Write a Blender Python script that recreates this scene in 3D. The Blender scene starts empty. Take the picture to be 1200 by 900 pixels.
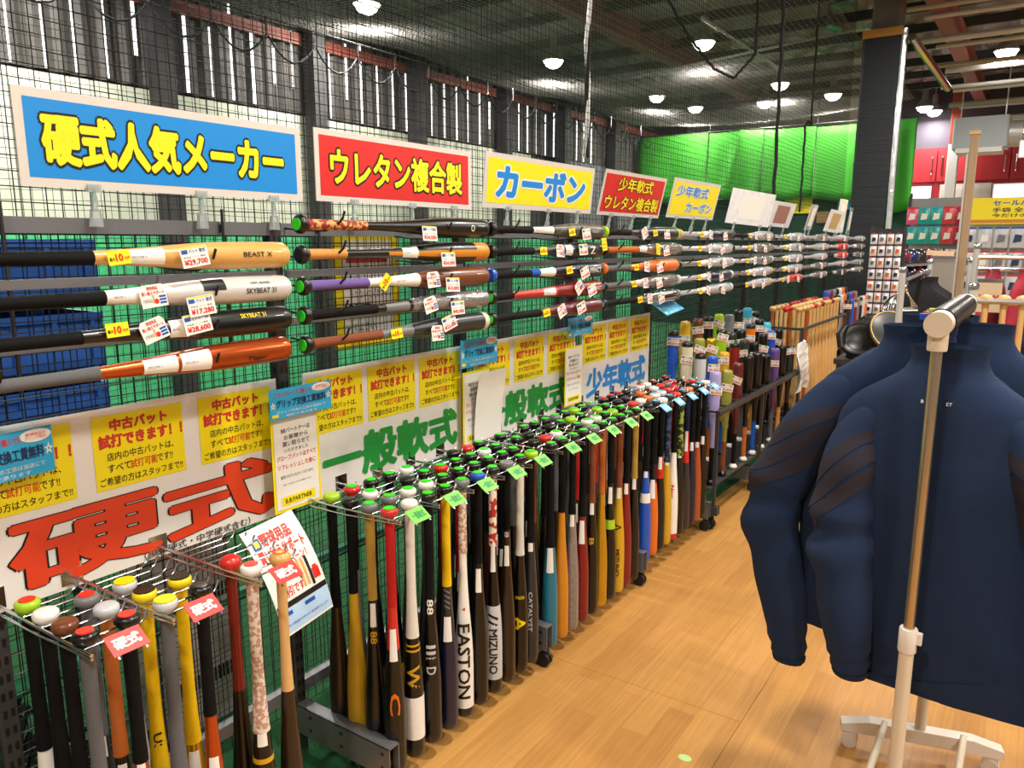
import bpy, bmesh, math, random
from mathutils import Vector, Matrix

# ------------------------------------------------------------------ camera, world, exposure
SC = bpy.context.scene
COL = SC.collection
random.seed(7)
CAM_H = 1.65
F_PX, VP = 900.0, (1225.0, 285.0)          # focal length in px (1200 wide), vanishing point of the rack row
PITCH = math.atan((450 - VP[1]) / F_PX)
YAW = math.atan((VP[0] - 600) / math.hypot(F_PX, 450 - VP[1]))
cam_data = bpy.data.cameras.new('camera')
cam = bpy.data.objects.new('camera', cam_data)
COL.objects.link(cam)
cam.location = (0, 0, CAM_H)
cam.rotation_euler = (math.pi / 2 - PITCH, 0, YAW)
cam_data.sensor_width = 36
cam_data.lens = 36 * F_PX / 1200
cam_data.clip_start = 0.05
SC.camera = cam

world = bpy.data.worlds.new('world')
SC.world = world
world.use_nodes = True
world.node_tree.nodes['Background'].inputs[0].default_value = (1.0, 0.93, 0.84, 1)
world.node_tree.nodes['Background'].inputs[1].default_value = 0.30
SC.view_settings.view_transform = 'Standard'
SC.view_settings.look = 'None'
SC.view_settings.gamma = 1
SC.view_settings.exposure = -0.12
LAMP_W = 95          # watts of each ceiling lamp
CAGE_W = 85

# ------------------------------------------------------------------ materials
def lin(c):
    if isinstance(c, str):
        c = [int(c[i:i + 2], 16) / 255 for i in (0, 2, 4)]
    return tuple((x / 12.92 if x <= .04045 else ((x + .055) / 1.055) ** 2.4) for x in c)

MATS = {}
def M(name, hexc='808080', rough=.5, metal=0., var=.08, scale=30, bump=0., coat=0., emit=0., trans=0., stretch=None, bscale=None):
    if name in MATS:
        return MATS[name]
    m = bpy.data.materials.new(name)
    m.use_nodes = True
    nt = m.node_tree; N = nt.nodes; L = nt.links
    b = N['Principled BSDF']
    c = lin(hexc)
    b.inputs['Roughness'].default_value = rough
    b.inputs['Metallic'].default_value = metal
    b.inputs['Coat Weight'].default_value = coat
    b.inputs['Transmission Weight'].default_value = trans
    tc = N.new('ShaderNodeTexCoord'); src = tc.outputs['Object']
    if stretch:
        mp = N.new('ShaderNodeMapping'); mp.inputs['Scale'].default_value = stretch
        L.new(src, mp.inputs[0]); src = mp.outputs[0]
    if var > 0:
        nz = N.new('ShaderNodeTexNoise'); nz.inputs['Scale'].default_value = scale; nz.inputs['Detail'].default_value = 3
        L.new(src, nz.inputs['Vector'])
        mx = N.new('ShaderNodeMix'); mx.data_type = 'RGBA'
        mx.inputs[6].default_value = (*[x * (1 - var) for x in c], 1)
        mx.inputs[7].default_value = (*[min(1, x * (1 + var)) for x in c], 1)
        L.new(nz.outputs[0], mx.inputs[0]); L.new(mx.outputs[2], b.inputs['Base Color'])
    else:
        b.inputs['Base Color'].default_value = (*c, 1)
    if bump > 0:
        n2 = N.new('ShaderNodeTexNoise'); n2.inputs['Scale'].default_value = bscale or scale * 4
        L.new(src, n2.inputs['Vector'])
        bp = N.new('ShaderNodeBump'); bp.inputs['Strength'].default_value = bump; bp.inputs['Distance'].default_value = .01
        L.new(n2.outputs[0], bp.inputs['Height']); L.new(bp.outputs[0], b.inputs['Normal'])
    if emit > 0:
        b.inputs['Emission Color'].default_value = (*c, 1)
        b.inputs['Emission Strength'].default_value = emit
    MATS[name] = m
    return m

def wood_floor_mat():
    m = bpy.data.materials.new('floor_wood'); m.use_nodes = True
    nt = m.node_tree; N = nt.nodes; L = nt.links; b = N['Principled BSDF']
    g = N.new('ShaderNodeNewGeometry')
    sw = N.new('ShaderNodeMapping'); sw.inputs['Rotation'].default_value = (0, 0, math.pi / 2)
    L.new(g.outputs['Position'], sw.inputs[0])
    br = N.new('ShaderNodeTexBrick'); br.inputs['Scale'].default_value = 1
    br.inputs['Brick Width'].default_value = .55; br.inputs['Row Height'].default_value = .095
    br.inputs['Mortar Size'].default_value = .0006; br.offset = .37
    br.inputs['Color1'].default_value = (*lin('c69250'), 1); br.inputs['Color2'].default_value = (*lin('b68244'), 1)
    br.inputs['Mortar'].default_value = (*lin('a87638'), 1); br.inputs['Bias'].default_value = -.1
    L.new(sw.outputs[0], br.inputs['Vector'])
    st = N.new('ShaderNodeMapping'); st.inputs['Scale'].default_value = (60, 2.2, 1)
    L.new(g.outputs['Position'], st.inputs[0])
    nz = N.new('ShaderNodeTexNoise'); nz.inputs['Scale'].default_value = 1.6; nz.inputs['Detail'].default_value = 5; nz.inputs['Distortion'].default_value = .6
    L.new(st.outputs[0], nz.inputs['Vector'])
    rp = N.new('ShaderNodeValToRGB'); rp.color_ramp.elements[0].color = (.74, .70, .64, 1); rp.color_ramp.elements[0].position = .3
    rp.color_ramp.elements[1].color = (1.1, 1.1, 1.1, 1); rp.color_ramp.elements[1].position = .65
    L.new(nz.outputs[0], rp.inputs[0])
    mx = N.new('ShaderNodeMix'); mx.data_type = 'RGBA'; mx.blend_type = 'MULTIPLY'; mx.inputs[0].default_value = .55
    L.new(br.outputs[0], mx.inputs[6]); L.new(rp.outputs[0], mx.inputs[7]); L.new(mx.outputs[2], b.inputs['Base Color'])
    b.inputs['Roughness'].default_value = .34
    return m

def patterned(name, c1, c2, scale=90, rough=.6):
    if name in MATS: return MATS[name]
    m = bpy.data.materials.new(name); m.use_nodes = True
    nt = m.node_tree; N = nt.nodes; L = nt.links; b = N['Principled BSDF']
    tc = N.new('ShaderNodeTexCoord'); v = N.new('ShaderNodeTexVoronoi'); v.inputs['Scale'].default_value = scale
    L.new(tc.outputs['Object'], v.inputs['Vector'])
    rp = N.new('ShaderNodeValToRGB'); rp.color_ramp.interpolation = 'CONSTANT'
    rp.color_ramp.elements[0].color = (*lin(c1), 1); rp.color_ramp.elements[1].color = (*lin(c2), 1); rp.color_ramp.elements[1].position = .5
    sp = N.new('ShaderNodeSeparateColor'); L.new(v.outputs['Color'], sp.inputs[0]); L.new(sp.outputs[0], rp.inputs[0])
    L.new(rp.outputs[0], b.inputs['Base Color']); b.inputs['Roughness'].default_value = rough
    MATS[name] = m
    return m

# plain palette
P = {}
def pal(n, h, **k): P[n] = M(n, h, **k)
for n, h in dict(white='e9e6e0', cream='d9cfb8', black='050506', ink='141414', red='c32420', darkred='7b1414', maroon='5a1a20', orange='d96a1c', amber='c8801e',
                 copper='a34a1e', brown='6e3a22', darkbrown='24160c', tan='d2a35a', gold='c79a1e', yellow='f2d40c', lime='9ec823', green='2c8a3a',
                 teal='1f6f86', blue='1b4fb5', navy='0f1530', purple='5b4180', lavender='a7a0d6', grey='6f7073', darkgrey='26272a', silver='c2c4c8',
                 olive='8d8f3a', skyblue='3ab0dc').items():
    pal(n, h, rough=.32, coat=.25, var=.05)
for n, h in dict(black='070708', white='d8d2c8', yellow='e2b80f', red='b31d1d', brown='7d452a', tan='c98f4c', grey='606063', purple='6d5797', orange='b5622a', navy='1a2240',
                 gold='ad8a3a', blue='1e55b0', maroon='5c1d22', lime='9fce2a', lavender='9a95cf').items():
    P['g_' + n] = M('grip_' + n, h, rough=.75, var=.12, scale=60, bump=.25, stretch=(1, 1, 8))
for _k, _m in P.items():
    if _k.startswith('g_'): _m.node_tree.nodes['Principled BSDF'].inputs['Specular IOR Level'].default_value = .2
P['g_redpat'] = patterned('grip_red_white_pattern', 'b32a22', 'e8ddcc', 70)
P['g_mixpat'] = patterned('grip_red_gold_pattern', '8e2320', 'c79b5a', 110)
P['g_worn'] = patterned('grip_worn_white', 'd9cfc2', 'b98f7c', 120)
P['g_bluepat'] = patterned('grip_blue_camouflage', '27507f', '0e1622', 70)
P['g_greenpat'] = patterned('grip_lime_camouflage', '8fa83a', '22301a', 70)
P['camo'] = patterned('grey_camouflage', '5c5a50', '3d3d3a', 60, .35)
P['wrapsilver'] = M('silver_wrapped', 'cdd2de', rough=.14, metal=.4, coat=.8, var=.25, scale=60, bump=.35, bscale=70)
P['wrapgrey'] = M('grey_wrapped', '8d8a8c', rough=.14, metal=.45, coat=.8, var=.3, scale=60, bump=.35, bscale=70)
P['chrome'] = M('chrome', 'c9cbd0', rough=.16, metal=1, var=0)
P['goldmetal'] = M('gold_metal', 'c9a227', rough=.25, metal=.7, var=.04)
P['wood'] = M('pale_wood', 'cfa56a', rough=.45, var=.15, scale=14, stretch=(6, 6, .6))
P['copperm'] = M('copper_metal', 'b5501c', rough=.25, metal=.6, var=.05)
P['whitemetal'] = M('pearl_white_metal', 'd8d5d2', rough=.25, metal=.25, var=.03)
paper = M('paper_white', 'e8e4dd', rough=.6, var=.02)
laminate = M('laminate_grey_white', 'd3cdc6', rough=.35, var=.03, coat=.3)
p_blue = M('print_blue', '0e86d6', rough=.4, var=.02, coat=.3)
p_red = M('print_red', 'd0241f', rough=.4, var=.02, coat=.3)
p_yel = M('print_yellow', 'f2df10', rough=.4, var=.02, coat=.3)
p_blk = M('print_black', '151312', rough=.4, var=0)
p_green = M('print_green', '1f8f38', rough=.4, var=.02)
p_org = M('print_vermilion', 'd8401f', rough=.4, var=.02)
p_cyan = M('print_cyan', '2aa6d8', rough=.4, var=.02)
p_royal = M('print_royal_blue', '1e50a8', rough=.4, var=.02)
p_pale = M('print_pale_blue', 'a9cbea', rough=.4, var=.02)
p_nav = M('print_navy', '16315c', rough=.4, var=.02)
steel = M('rack_grey_steel', '77777a', rough=.42, metal=.5, var=.06)
steel_d = M('rack_dark_steel', '3c3b3b', rough=.5, metal=.3, var=.08)
bronze = M('rack_bronze_rail', '7a6a55', rough=.45, metal=.4, var=.06)
wire_m = M('wire_dark', '26292a', rough=.45, metal=.4, var=0)
chrome = P['chrome']
rubber = M('rubber_black', '141414', rough=.6, var=0)
clear = M('clear_plastic', 'e8eef0', rough=.15, var=0, trans=.75)
net_m = M('net_black', '17191a', rough=.9, var=0)
card_g = M('card_green', '6fcf3f', rough=.4, var=.03)
card_b = M('card_blue', '38a4de', rough=.4, var=.03)
card_r = M('card_red', 'e0302a', rough=.4, var=.03)
st_green = M('sticker_green', '2fd11f', rough=.4, var=0)
st_red = M('sticker_red', 'e3301f', rough=.4, var=0)
st_blue = M('sticker_blue', '4aa5c4', rough=.4, var=0)
navy_cloth = M('navy_fleece', '0d2546', rough=.95, var=.18, scale=40, bump=.3, bscale=900)
dark_stripe = M('stripe_dark_brown', '241f2b', rough=.95, var=.15, scale=60)

# ------------------------------------------------------------------ mesh helpers
class MB:
    def __init__(s): s.v = []; s.f = []; s.m = []
    def add(s, vs, fs, mi=0):
        o = len(s.v); s.v += [tuple(v) for v in vs]
        for f in fs: s.f.append([i + o for i in f]); s.m.append(mi)
        return s
    def box(s, x0, x1, y0, y1, z0, z1, mi=0):
        vs = [(x, y, z) for z in (z0, z1) for y in (y0, y1) for x in (x0, x1)]
        return s.add(vs, [(0, 2, 3, 1), (4, 5, 7, 6), (0, 1, 5, 4), (2, 6, 7, 3), (0, 4, 6, 2), (1, 3, 7, 5)], mi)
    def bbox(s, x0, x1, y0, y1, z0, z1, b=.004, mi=0):
        # chamfered box along its outline in XY
        pts = [(x0 + b, y0), (x1 - b, y0), (x1, y0 + b), (x1, y1 - b), (x1 - b, y1), (x0 + b, y1), (x0, y1 - b), (x0, y0 + b)]
        n = 8
        vs = [(*p, z0) for p in pts] + [(*p, z1) for p in pts]
        fs = [(i, (i + 1) % n, n + (i + 1) % n, n + i) for i in range(n)] + [tuple(range(n - 1, -1, -1)), tuple(range(n, 2 * n))]
        return s.add(vs, fs, mi)
    def tube(s, pts, r, n=6, mi=0, cap=True, closed=False):
        pts = [Vector(p) for p in pts]; k = len(pts); o = len(s.v)
        rs = r if isinstance(r, (list, tuple)) else [r] * k
        prev = None
        for i, p in enumerate(pts):
            if closed: d = pts[(i + 1) % k] - pts[i - 1]
            else: d = pts[min(i + 1, k - 1)] - pts[max(i - 1, 0)]
            d.normalize()
            if prev is None:
                a = Vector((0, 0, 1)) if abs(d.z) < .9 else Vector((1, 0, 0))
                u = d.cross(a).normalized()
            else:
                u = (prev - d * prev.dot(d)).normalized()
            prev = u; w = d.cross(u)
            for j in range(n):
                t = 2 * math.pi * j / n
                s.v.append(tuple(p + (u * math.cos(t) + w * math.sin(t)) * rs[i]))
        for i in range(k if closed else k - 1):
            for j in range(n):
                a = o + i * n + j; b = o + i * n + (j + 1) % n
                c = o + ((i + 1) % k) * n + (j + 1) % n; d2 = o + ((i + 1) % k) * n + j
                s.f.append([a, b, c, d2]); s.m.append(mi)
        if cap and not closed:
            s.f.append([o + j for j in range(n - 1, -1, -1)]); s.m.append(mi)
            s.f.append([o + (k - 1) * n + j for j in range(n)]); s.m.append(mi)
        return s
    def lathe(s, prof, n=16, mi=0, c=(0, 0, 0), cap=True):
        o = len(s.v); k = len(prof)
        for r, z in prof:
            for j in range(n):
                t = 2 * math.pi * j / n
                s.v.append((c[0] + r * math.cos(t), c[1] + r * math.sin(t), c[2] + z))
        for i in range(k - 1):
            for j in range(n):
                s.f.append([o + i * n + j, o + i * n + (j + 1) % n, o + (i + 1) * n + (j + 1) % n, o + (i + 1) * n + j]); s.m.append(mi)
        if cap:
            s.f.append([o + j for j in range(n - 1, -1, -1)]); s.m.append(mi)
            s.f.append([o + (k - 1) * n + j for j in range(n)]); s.m.append(mi)
        return s
    def rect(s, cx, cy, w, h, z, mi=0):
        return s.add([(cx - w / 2, cy - h / 2, z), (cx + w / 2, cy - h / 2, z), (cx + w / 2, cy + h / 2, z), (cx - w / 2, cy + h / 2, z)], [(0, 1, 2, 3)], mi)
    def mesh(s, name, mats, smooth=None):
        me = bpy.data.meshes.new(name)
        me.from_pydata(s.v, [], s.f)
        if not isinstance(mats, (list, tuple)): mats = [mats]
        for m in mats: me.materials.append(m)
        if len(mats) > 1: me.polygons.foreach_set('material_index', s.m)
        if smooth:
            me.shade_smooth()
            me.set_sharp_from_angle(angle=math.radians(smooth))
        me.update()
        return me
    def build(s, name, mats, parent=None, smooth=None):
        return link(name, s.mesh(name, mats, smooth), parent)

def link(name, data, parent=None, mat=None):
    o = bpy.data.objects.new(name, data)
    COL.objects.link(o)
    if parent is not None: o.parent = parent
    if mat is not None:
        o.material_slots[0].link = 'OBJECT'; o.material_slots[0].material = mat
    return o

def tag(o, label, cat, group=None, kind=None):
    o['label'] = label; o['category'] = cat
    if group: o['group'] = group
    if kind: o['kind'] = kind
    return o

def struct(o): o['kind'] = 'structure'; return o
def stuff(o): o['kind'] = 'stuff'; return o

def thing(name, label, cat, loc=(0, 0, 0), group=None, rot=None):
    o = link(name, None); o.empty_display_size = .1
    if rot is None: o.location = loc
    else: o.matrix_world = Matrix.Translation(loc) @ rot.to_4x4()
    return tag(o, label, cat, group)

RACK_ROT = Matrix(((0, 0, 1), (1, 0, 0), (0, 1, 0)))       # local x -> +Y, y -> +Z, z -> +X (faces the aisle)
BACK_ROT = Matrix(((1, 0, 0), (0, 0, -1), (0, 1, 0)))      # local x -> +X, y -> +Z, z -> -Y (faces the camera)

# ------------------------------------------------------------------ lettering
_tc = bpy.data.curves.new('lettering_source', 'FONT'); _to = bpy.data.objects.new('lettering_source', _tc); COL.objects.link(_to)
TXT = {}
def text_geo(body, off=0., res=2):
    k = (body, off, res)
    if k not in TXT:
        _tc.body = body; _tc.offset = off; _tc.resolution_u = res
        bpy.context.view_layer.update()
        me = bpy.data.meshes.new_from_object(_to.evaluated_get(bpy.context.evaluated_depsgraph_get()))
        TXT[k] = ([(v.co.x, v.co.y) for v in me.vertices], [tuple(p.vertices) for p in me.polygons])
        bpy.data.meshes.remove(me)
    return TXT[k]

def letters(mb, body, cx, cy, w, h, z, mi=0, bold=.0, res=2, keep=False, fn=None):
    """lettering fitted to a w x h box round (cx, cy); keep: keep the proportions"""
    v0, _ = text_geo(body, 0., res)
    if not v0: return
    x0 = min(v[0] for v in v0); x1 = max(v[0] for v in v0); y0 = min(v[1] for v in v0); y1 = max(v[1] for v in v0)
    sx = w / max(x1 - x0, 1e-6); sy = h / max(y1 - y0, 1e-6)
    if keep: sx = sy = min(sx, sy)
    v, f = text_geo(body, 0., res)
    nd = 0 if bold <= 0 else (6 if bold < .03 else 10)            # heavier strokes: the glyphs laid over themselves, slightly shifted
    sh = [(0, 0)] + [(bold * math.cos(2 * math.pi * i / nd), bold * math.sin(2 * math.pi * i / nd)) for i in range(nd)]
    for i, (dx, dy) in enumerate(sh):
        pts = [((p[0] + dx - (x0 + x1) / 2) * sx + cx, (p[1] + dy - (y0 + y1) / 2) * sy + cy, z + i * 2.2e-5) for p in v]
        if fn: pts = [fn(*p) for p in pts]
        mb.add(pts, f, mi)

# ------------------------------------------------------------------ the setting
turf_m = M('turf_green', '1c6031', rough=.95, var=.35, scale=60, bump=.8, bscale=400)
cage_green = M('cage_green_cloth', '48b27a', rough=.9, var=.35, scale=25, bump=.3)
white_sheet = M('white_sheet', 'bfc3b2', rough=.8, var=.12, scale=3)
corr_dark = M('corrugated_dark', '3f3c39', rough=.6, metal=.2, var=.25, scale=4)
corr_grey = M('corrugated_grey', '66686b', rough=.5, metal=.3, var=.15, scale=4)
ceil_m = M('ceiling_dark', '5c5655', rough=.85, var=.2, scale=2)
beam_m = M('beam_red_oxide', '8a4a3c', rough=.6, var=.15, scale=8)
beam_dark = M('beam_dark', '2c2b2c', rough=.7, var=.1)
pipe_m = M('pipe_silver', 'c6c6c4', rough=.4, metal=.25, var=.05)
red_panel = M('wall_red_panel', 'a81f28', rough=.5, var=.04)
white_wall = M('wall_white', 'e4e0dd', rough=.7, var=.04)
daylight = M('daylight_gap', 'ffffff', var=0, emit=2.2)
window_glow = M('window_daylight', 'f6f8ff', var=0, emit=1.6)
pad_black = M('pad_black_vinyl', '20242a', rough=.75, var=.2, scale=6, stretch=(.4, .4, 9), bump=.5, bscale=6)
green_sheet_m = M('green_mesh_sheet', '2f8a1c', rough=.85, var=.15, scale=40)

# floor: slab with boards laid on it
floor = struct(MB().box(-1.62, 6.0, -3, 18.2, -.08, -.006).build('floor', M('subfloor', '6b4a26', rough=.8)))
fw = wood_floor_mat()
_bm = MB().box(-.4542, .4542, -.9092, .9092, -.006, 0).mesh('floor_board', fw)
for i in range(8):
    for j in range(12):
        o = link('floor_board', _bm, floor)
        o.location = (-1.62 + .91 * (i + .5), -3 + 1.82 * (j + .5) - (.6 if i % 2 else 0), 0)
struct(MB().box(-7.3, -1.622, -3, 15.3, -.08, .004).build('floor_turf', turf_m))

# left wall of the batting cage
wl = struct(MB().box(-7.5, -7.3, -3, 18.2, 0, 4.7).build('wall_left', beam_dark))
for j in range(9):
    y = -2.8 + 2.0 * j
    o = MB().box(-7.3, -7.26, y + .01, y + 1.99, .0, 1.72).build('turf_panel', cage_green, wl)
for j in range(8):
    y = -2.8 + 2.0 * j
    if y > 10.5: break
    MB().box(-7.3, -7.27, y + .008, y + 1.992, 1.74, 3.10).build('white_panel', white_sheet, wl)
def corrugated(x, y0, y1, z0, z1, pitch, depth):
    mb = MB(); n = int((y1 - y0) / pitch * 4); vs = []; fs = []
    for i in range(n + 1):
        y = y0 + (y1 - y0) * i / n; d = depth * (1 if i % 4 in (1, 2) else 0)
        vs += [(x + d, y, z0), (x + d, y, z1)]
    for i in range(n): fs.append((2 * i, 2 * i + 2, 2 * i + 3, 2 * i + 1))
    return mb.add(vs, fs)
corrugated(-7.28, -2.8, 18, 3.12, 4.7, .20, .035).build('corrugated_sheet', corr_dark, wl)
corrugated(-7.28, 12.2, 15.2, 1.74, 3.12, .20, .035).build('corrugated_sheet', corr_grey, wl)
for j in range(44):                                        # daylight between the sheets
    y = 1.6 + .27 * j + random.uniform(-.02, .02)
    w = random.choice((.012, .018, .03, .022)); z0 = 3.13 + (random.random() < .3) * .25
    MB().box(-7.242, -7.232, y, y + w, z0, random.uniform(3.75, 4.1)).build('daylight_gap', daylight, wl)
MB().box(-7.26, -7.2, -2.8, 18, 3.86, 3.98).build('red_girt', beam_m, wl)
for y in (2.6, 4.5, 6.4, 8.15, 10.2, 12.0, 13.9):
    MB().box(-7.2, -7.02, y - .09, y + .09, 0, 4.6).build('wall_post', beam_dark, wl)

# far end of the cage
we = struct(MB().box(-7.3, -2.0, 15.25, 15.4, 0, 2.5).build('wall_cage_end', M('dark_green_cloth', '123d2c', rough=.9, var=.3, scale=5)))
for x, z, w, h, c in ((-4.15, 2.2, .5, .3, p_yel), (-3.2, 2.25, .45, .26, p_cyan), (-3.55, 2.02, .3, .2, M('box_brown', '9a7a4c', rough=.7))):
    MB().box(x, x + w, 15.2, 15.25, z, z + h).build('notice', c, we)

# back wall of the shop with red cupboards and lit windows
wb = struct(MB().box(-7.5, 6.0, 18.0, 18.2, 0, 4.7).build('wall_back', white_wall))
MB().box(-2.9, 5.9, 17.94, 18.0, 3.52, 4.69).build('upper_lining', M('lining_dark', '4a4550', rough=.8, var=.15), wb)
MB().box(-2.9, 5.8, 17.9, 18.0, 2.02, 3.52).build('red_fascia', M('red_fascia', '9c1c26', rough=.5, var=.04), wb)
for k in range(9):
    x = -2.55 + .62 * k
    d = MB().bbox(x, x + .6, 17.86, 17.9, 2.86, 3.46, .006).build('cupboard_door', red_panel, wb)
    hx = x + (.52 if k % 2 == 0 else .08)
    MB().tube([(hx, 17.86, 3.0), (hx, 17.82, 3.03), (hx, 17.82, 3.31), (hx, 17.86, 3.34)], .012, 6).build('door_handle', chrome, d)
for k, (x, w) in enumerate(((-2.55, .55), (-.95, .95), (.15, .95), (1.3, .95))):
    wd = struct(MB().box(x, x + w, 17.86, 17.9, 2.1, 2.78).build('window_%d' % (k + 1), white_wall, None))
    MB().box(x + .03, x + w - .03, 17.84, 17.86, 2.13, 2.75).build('pane', window_glow, wd)
for k, x in enumerate((-1.85, -1.4)):
    dr = struct(MB().bbox(x, x + .43, 17.84, 17.9, .0, 2.8, .01).build('door_%d' % (k + 1), M('door_beige', 'cfc6bd', rough=.6)))
    MB().box(x + .04, x + .39, 17.832, 17.84, 1.5, 2.7).build('door_panel', M('door_beige2', 'c6bdb3', rough=.6), dr)

# ceiling
ce = struct(MB().box(-7.5, 6.0, -3, 18.2, 4.7, 4.8).build('ceiling', ceil_m))
mb = MB(); vs = []; fs = []; n = 120
for i in range(n + 1):
    x = -7.3 + 13.2 * i / n; d = .06 * (1 if i % 4 in (1, 2) else 0)
    vs += [(x, -3, 4.69 - d), (x, 18, 4.69 - d)]
for i in range(n): fs.append((2 * i, 2 * i + 1, 2 * i + 3, 2 * i + 2))
mb.add(vs, fs).build('deck_sheet', M('deck_grey', '918a88', rough=.6, metal=.3, var=.2, scale=3), ce)
for k, y in enumerate([1.5 + 1.1 * i for i in range(15)]):    # purlins across the hall
    MB().box(-7.3, 5.9, y - .03, y + .03, 4.5, 4.62).build('purlin', steel_d if k % 3 else beam_dark, ce)
def ibeam(x, y0, y1, z, name='beam'):
    m = MB(); m.box(x - .09, x + .09, y0, y1, z, z + .02); m.box(x - .09, x + .09, y0, y1, z + .24, z + .26); m.box(x - .012, x + .012, y0, y1, z + .02, z + .24)
    return m.build(name, beam_m, ce)
ibeam(-1.25, 6, 18, 4.22); ibeam(2.6, 4, 18, 4.22); ibeam(-4.9, 3, 15, 4.3)
for k in range(17):                                           # bright service pipes over the shop floor
    y = 7.4 + .6 * k; z = 4.3 - .04 * k + .08 * (k % 2)
    MB().tube([(-1.5 + .1 * (k % 2), y, z), (5.5, y + .1, z)], .028 if k % 3 else .04, 8).build('service_pipe', pipe_m if k % 4 else M('pipe_ochre', 'a39a80', rough=.5), ce)
for k in range(9):
    x = -1.0 + .5 * k; y = 7.8 + 1.64 * (k % 5)
    MB().tube([(x, y, 4.05), (x, y, 4.66)], .008, 5).build('pipe_hanger', pipe_m, ce)
for x, y0, y1 in ((-2.4, 7.5, 8.9), (-3.6, 9.2, 12.5)):
    MB().tube([(x, y0, 4.25), (x, y1, 4.25)], .02, 6).build('conduit', pipe_m, ce)
MB().tube([(-5.5, 11.2, 4.12), (-2.0, 10.2, 4.12)], .018, 6).build('conduit', pipe_m, ce)
MB().tube([(-6.5, 5.6, 4.3), (-2.6, 6.2, 4.3)], .018, 6).build('conduit', pipe_m, ce)
MB().tube([(-1.44, 9.9, 3.88), (-1.2, 11.4, 3.55)], .045, 8).build('duct_pipe', chrome, ce)
MB().tube([(-2.1, 9.4, 4.6), (-1.85, 9.4, 4.25), (-2.2, 9.4, 4.2), (-2.2, 9.4, 4.0), (-2.05, 9.4, 3.95)], .045, 8).build('duct_pipe', chrome, ce)

# padded column
t = thing('padded_column', 'tall black vinyl padded column with a silver wrapped corner behind the racks', 'column', (-1.73, 10.2, 0))
mb = MB()
for k in range(28):
    z0 = k * 4.02 / 28; z1 = z0 + 4.02 / 28; b = .0012 * (k % 3)
    mb.bbox(-.23 - b, .18 + b, -.22 - b, .22, z0, z1, .03)
mb.build('padding', pad_black, t)
MB().tube([(.2, -.2, 0), (.205, -.21, 1.3), (.195, -.2, 2.6), (.2, -.205, 4.0)], .033, 8).build('silver_wrap', M('silver_plastic', 'dfe3ea', rough=.12, metal=.6, var=.3, scale=9, bump=.6, bscale=20), t)
MB().box(-.235, .185, -.235, -.21, 3.94, 4.03).build('orange_edge', M('edge_orange', 'b8803a', rough=.6), t)
MB().bbox(-.16, .14, -.16, .16, 4.03, 4.69, .02).build('concrete_top', M('concrete_grey', '77716d', rough=.8), t)

# second support column against the back wall
t = thing('slim_column', 'slim steel column painted red above and white below by the red cupboards', 'column', (-1.62, 17.3, 0))
MB().bbox(-.09, .09, -.09, .09, 0, 3.5, .01).build('lower_shaft', white_wall, t)
MB().bbox(-.09, .09, -.09, .09, 3.5, 4.6, .01).build('upper_shaft', M('column_red', 'a5442f', rough=.6), t)

# ------------------------------------------------------------------ ceiling lamps
lamp_glow = M('lamp_glow', 'fff6e6', var=0, emit=14)
lamp_house = M('lamp_housing', 'a9a9a9', rough=.4, metal=.6, var=0)
_house = MB().lathe([(.03, .30), (.05, .28), (.06, .12), (.10, .08), (.15, .0), (.155, -.02), (.145, -.02)], 16, cap=False).mesh('housing', lamp_house, 40)
_glow = MB().lathe([(.001, -.12), (.06, -.112), (.105, -.08), (.13, -.04), (.145, -.005)], 16).mesh('bulb', lamp_glow, 60)
def lamp(x, y, z, w, label, group, warm=(1, .93, .82)):
    t = thing('ceiling_lamp', label, 'lamp', (x, y, z), group)
    link('housing', _house, t); link('bulb', _glow, t)
    MB().tube([(0, 0, .29), (0, 0, 4.69 - z)], .008, 5).build('stem', lamp_house, t)
    ld = bpy.data.lights.new('lamp_light', 'AREA'); ld.shape = 'DISK'; ld.size = .3; ld.energy = w; ld.color = warm
    lo = link('lamp_light', ld, t); lo.location = (0, 0, -.14)
for x, y in ((-6.3, 6.45), (-6.0, 9.82), (-3.88, 10.04), (-5.9, 13.15), (-3.8, 13.25), (-5.75, 14.6), (-4.5, 14.8), (-4.3, 3.3), (-6.3, 2.9), (-3.3, 14.7)):
    lamp(x, y, 4.2, CAGE_W * (2.2 if y < 4 or x < -6 else 1), 'round high bay lamp lit above the netted batting cage', 'lamps above the batting cage', (1, .95, .86))
for x, y in ((-.69, 12.75), (-2.15, 17.0), (-2.05, 17.6)):
    lamp(x, y, 4.2, LAMP_W * .45, 'round high bay lamp lit between the silver pipes near the red cupboards', 'lamps between the pipes over the far shop floor', (1, .95, .9))
for x, y in ((-.5, -1.2), (1.9, -1.2), (-.3, 2.0), (1.9, 2.0), (4.1, 2.0), (-.4, 5.3), (1.9, 5.3), (-.5, 8.6), (1.9, 8.6), (1.6, 12.75)):
    lamp(x, y, 4.2, LAMP_W, 'round high bay lamp lit over the wooden aisle floor', 'lamps over the wooden aisle', (1, .93, .82))

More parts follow.
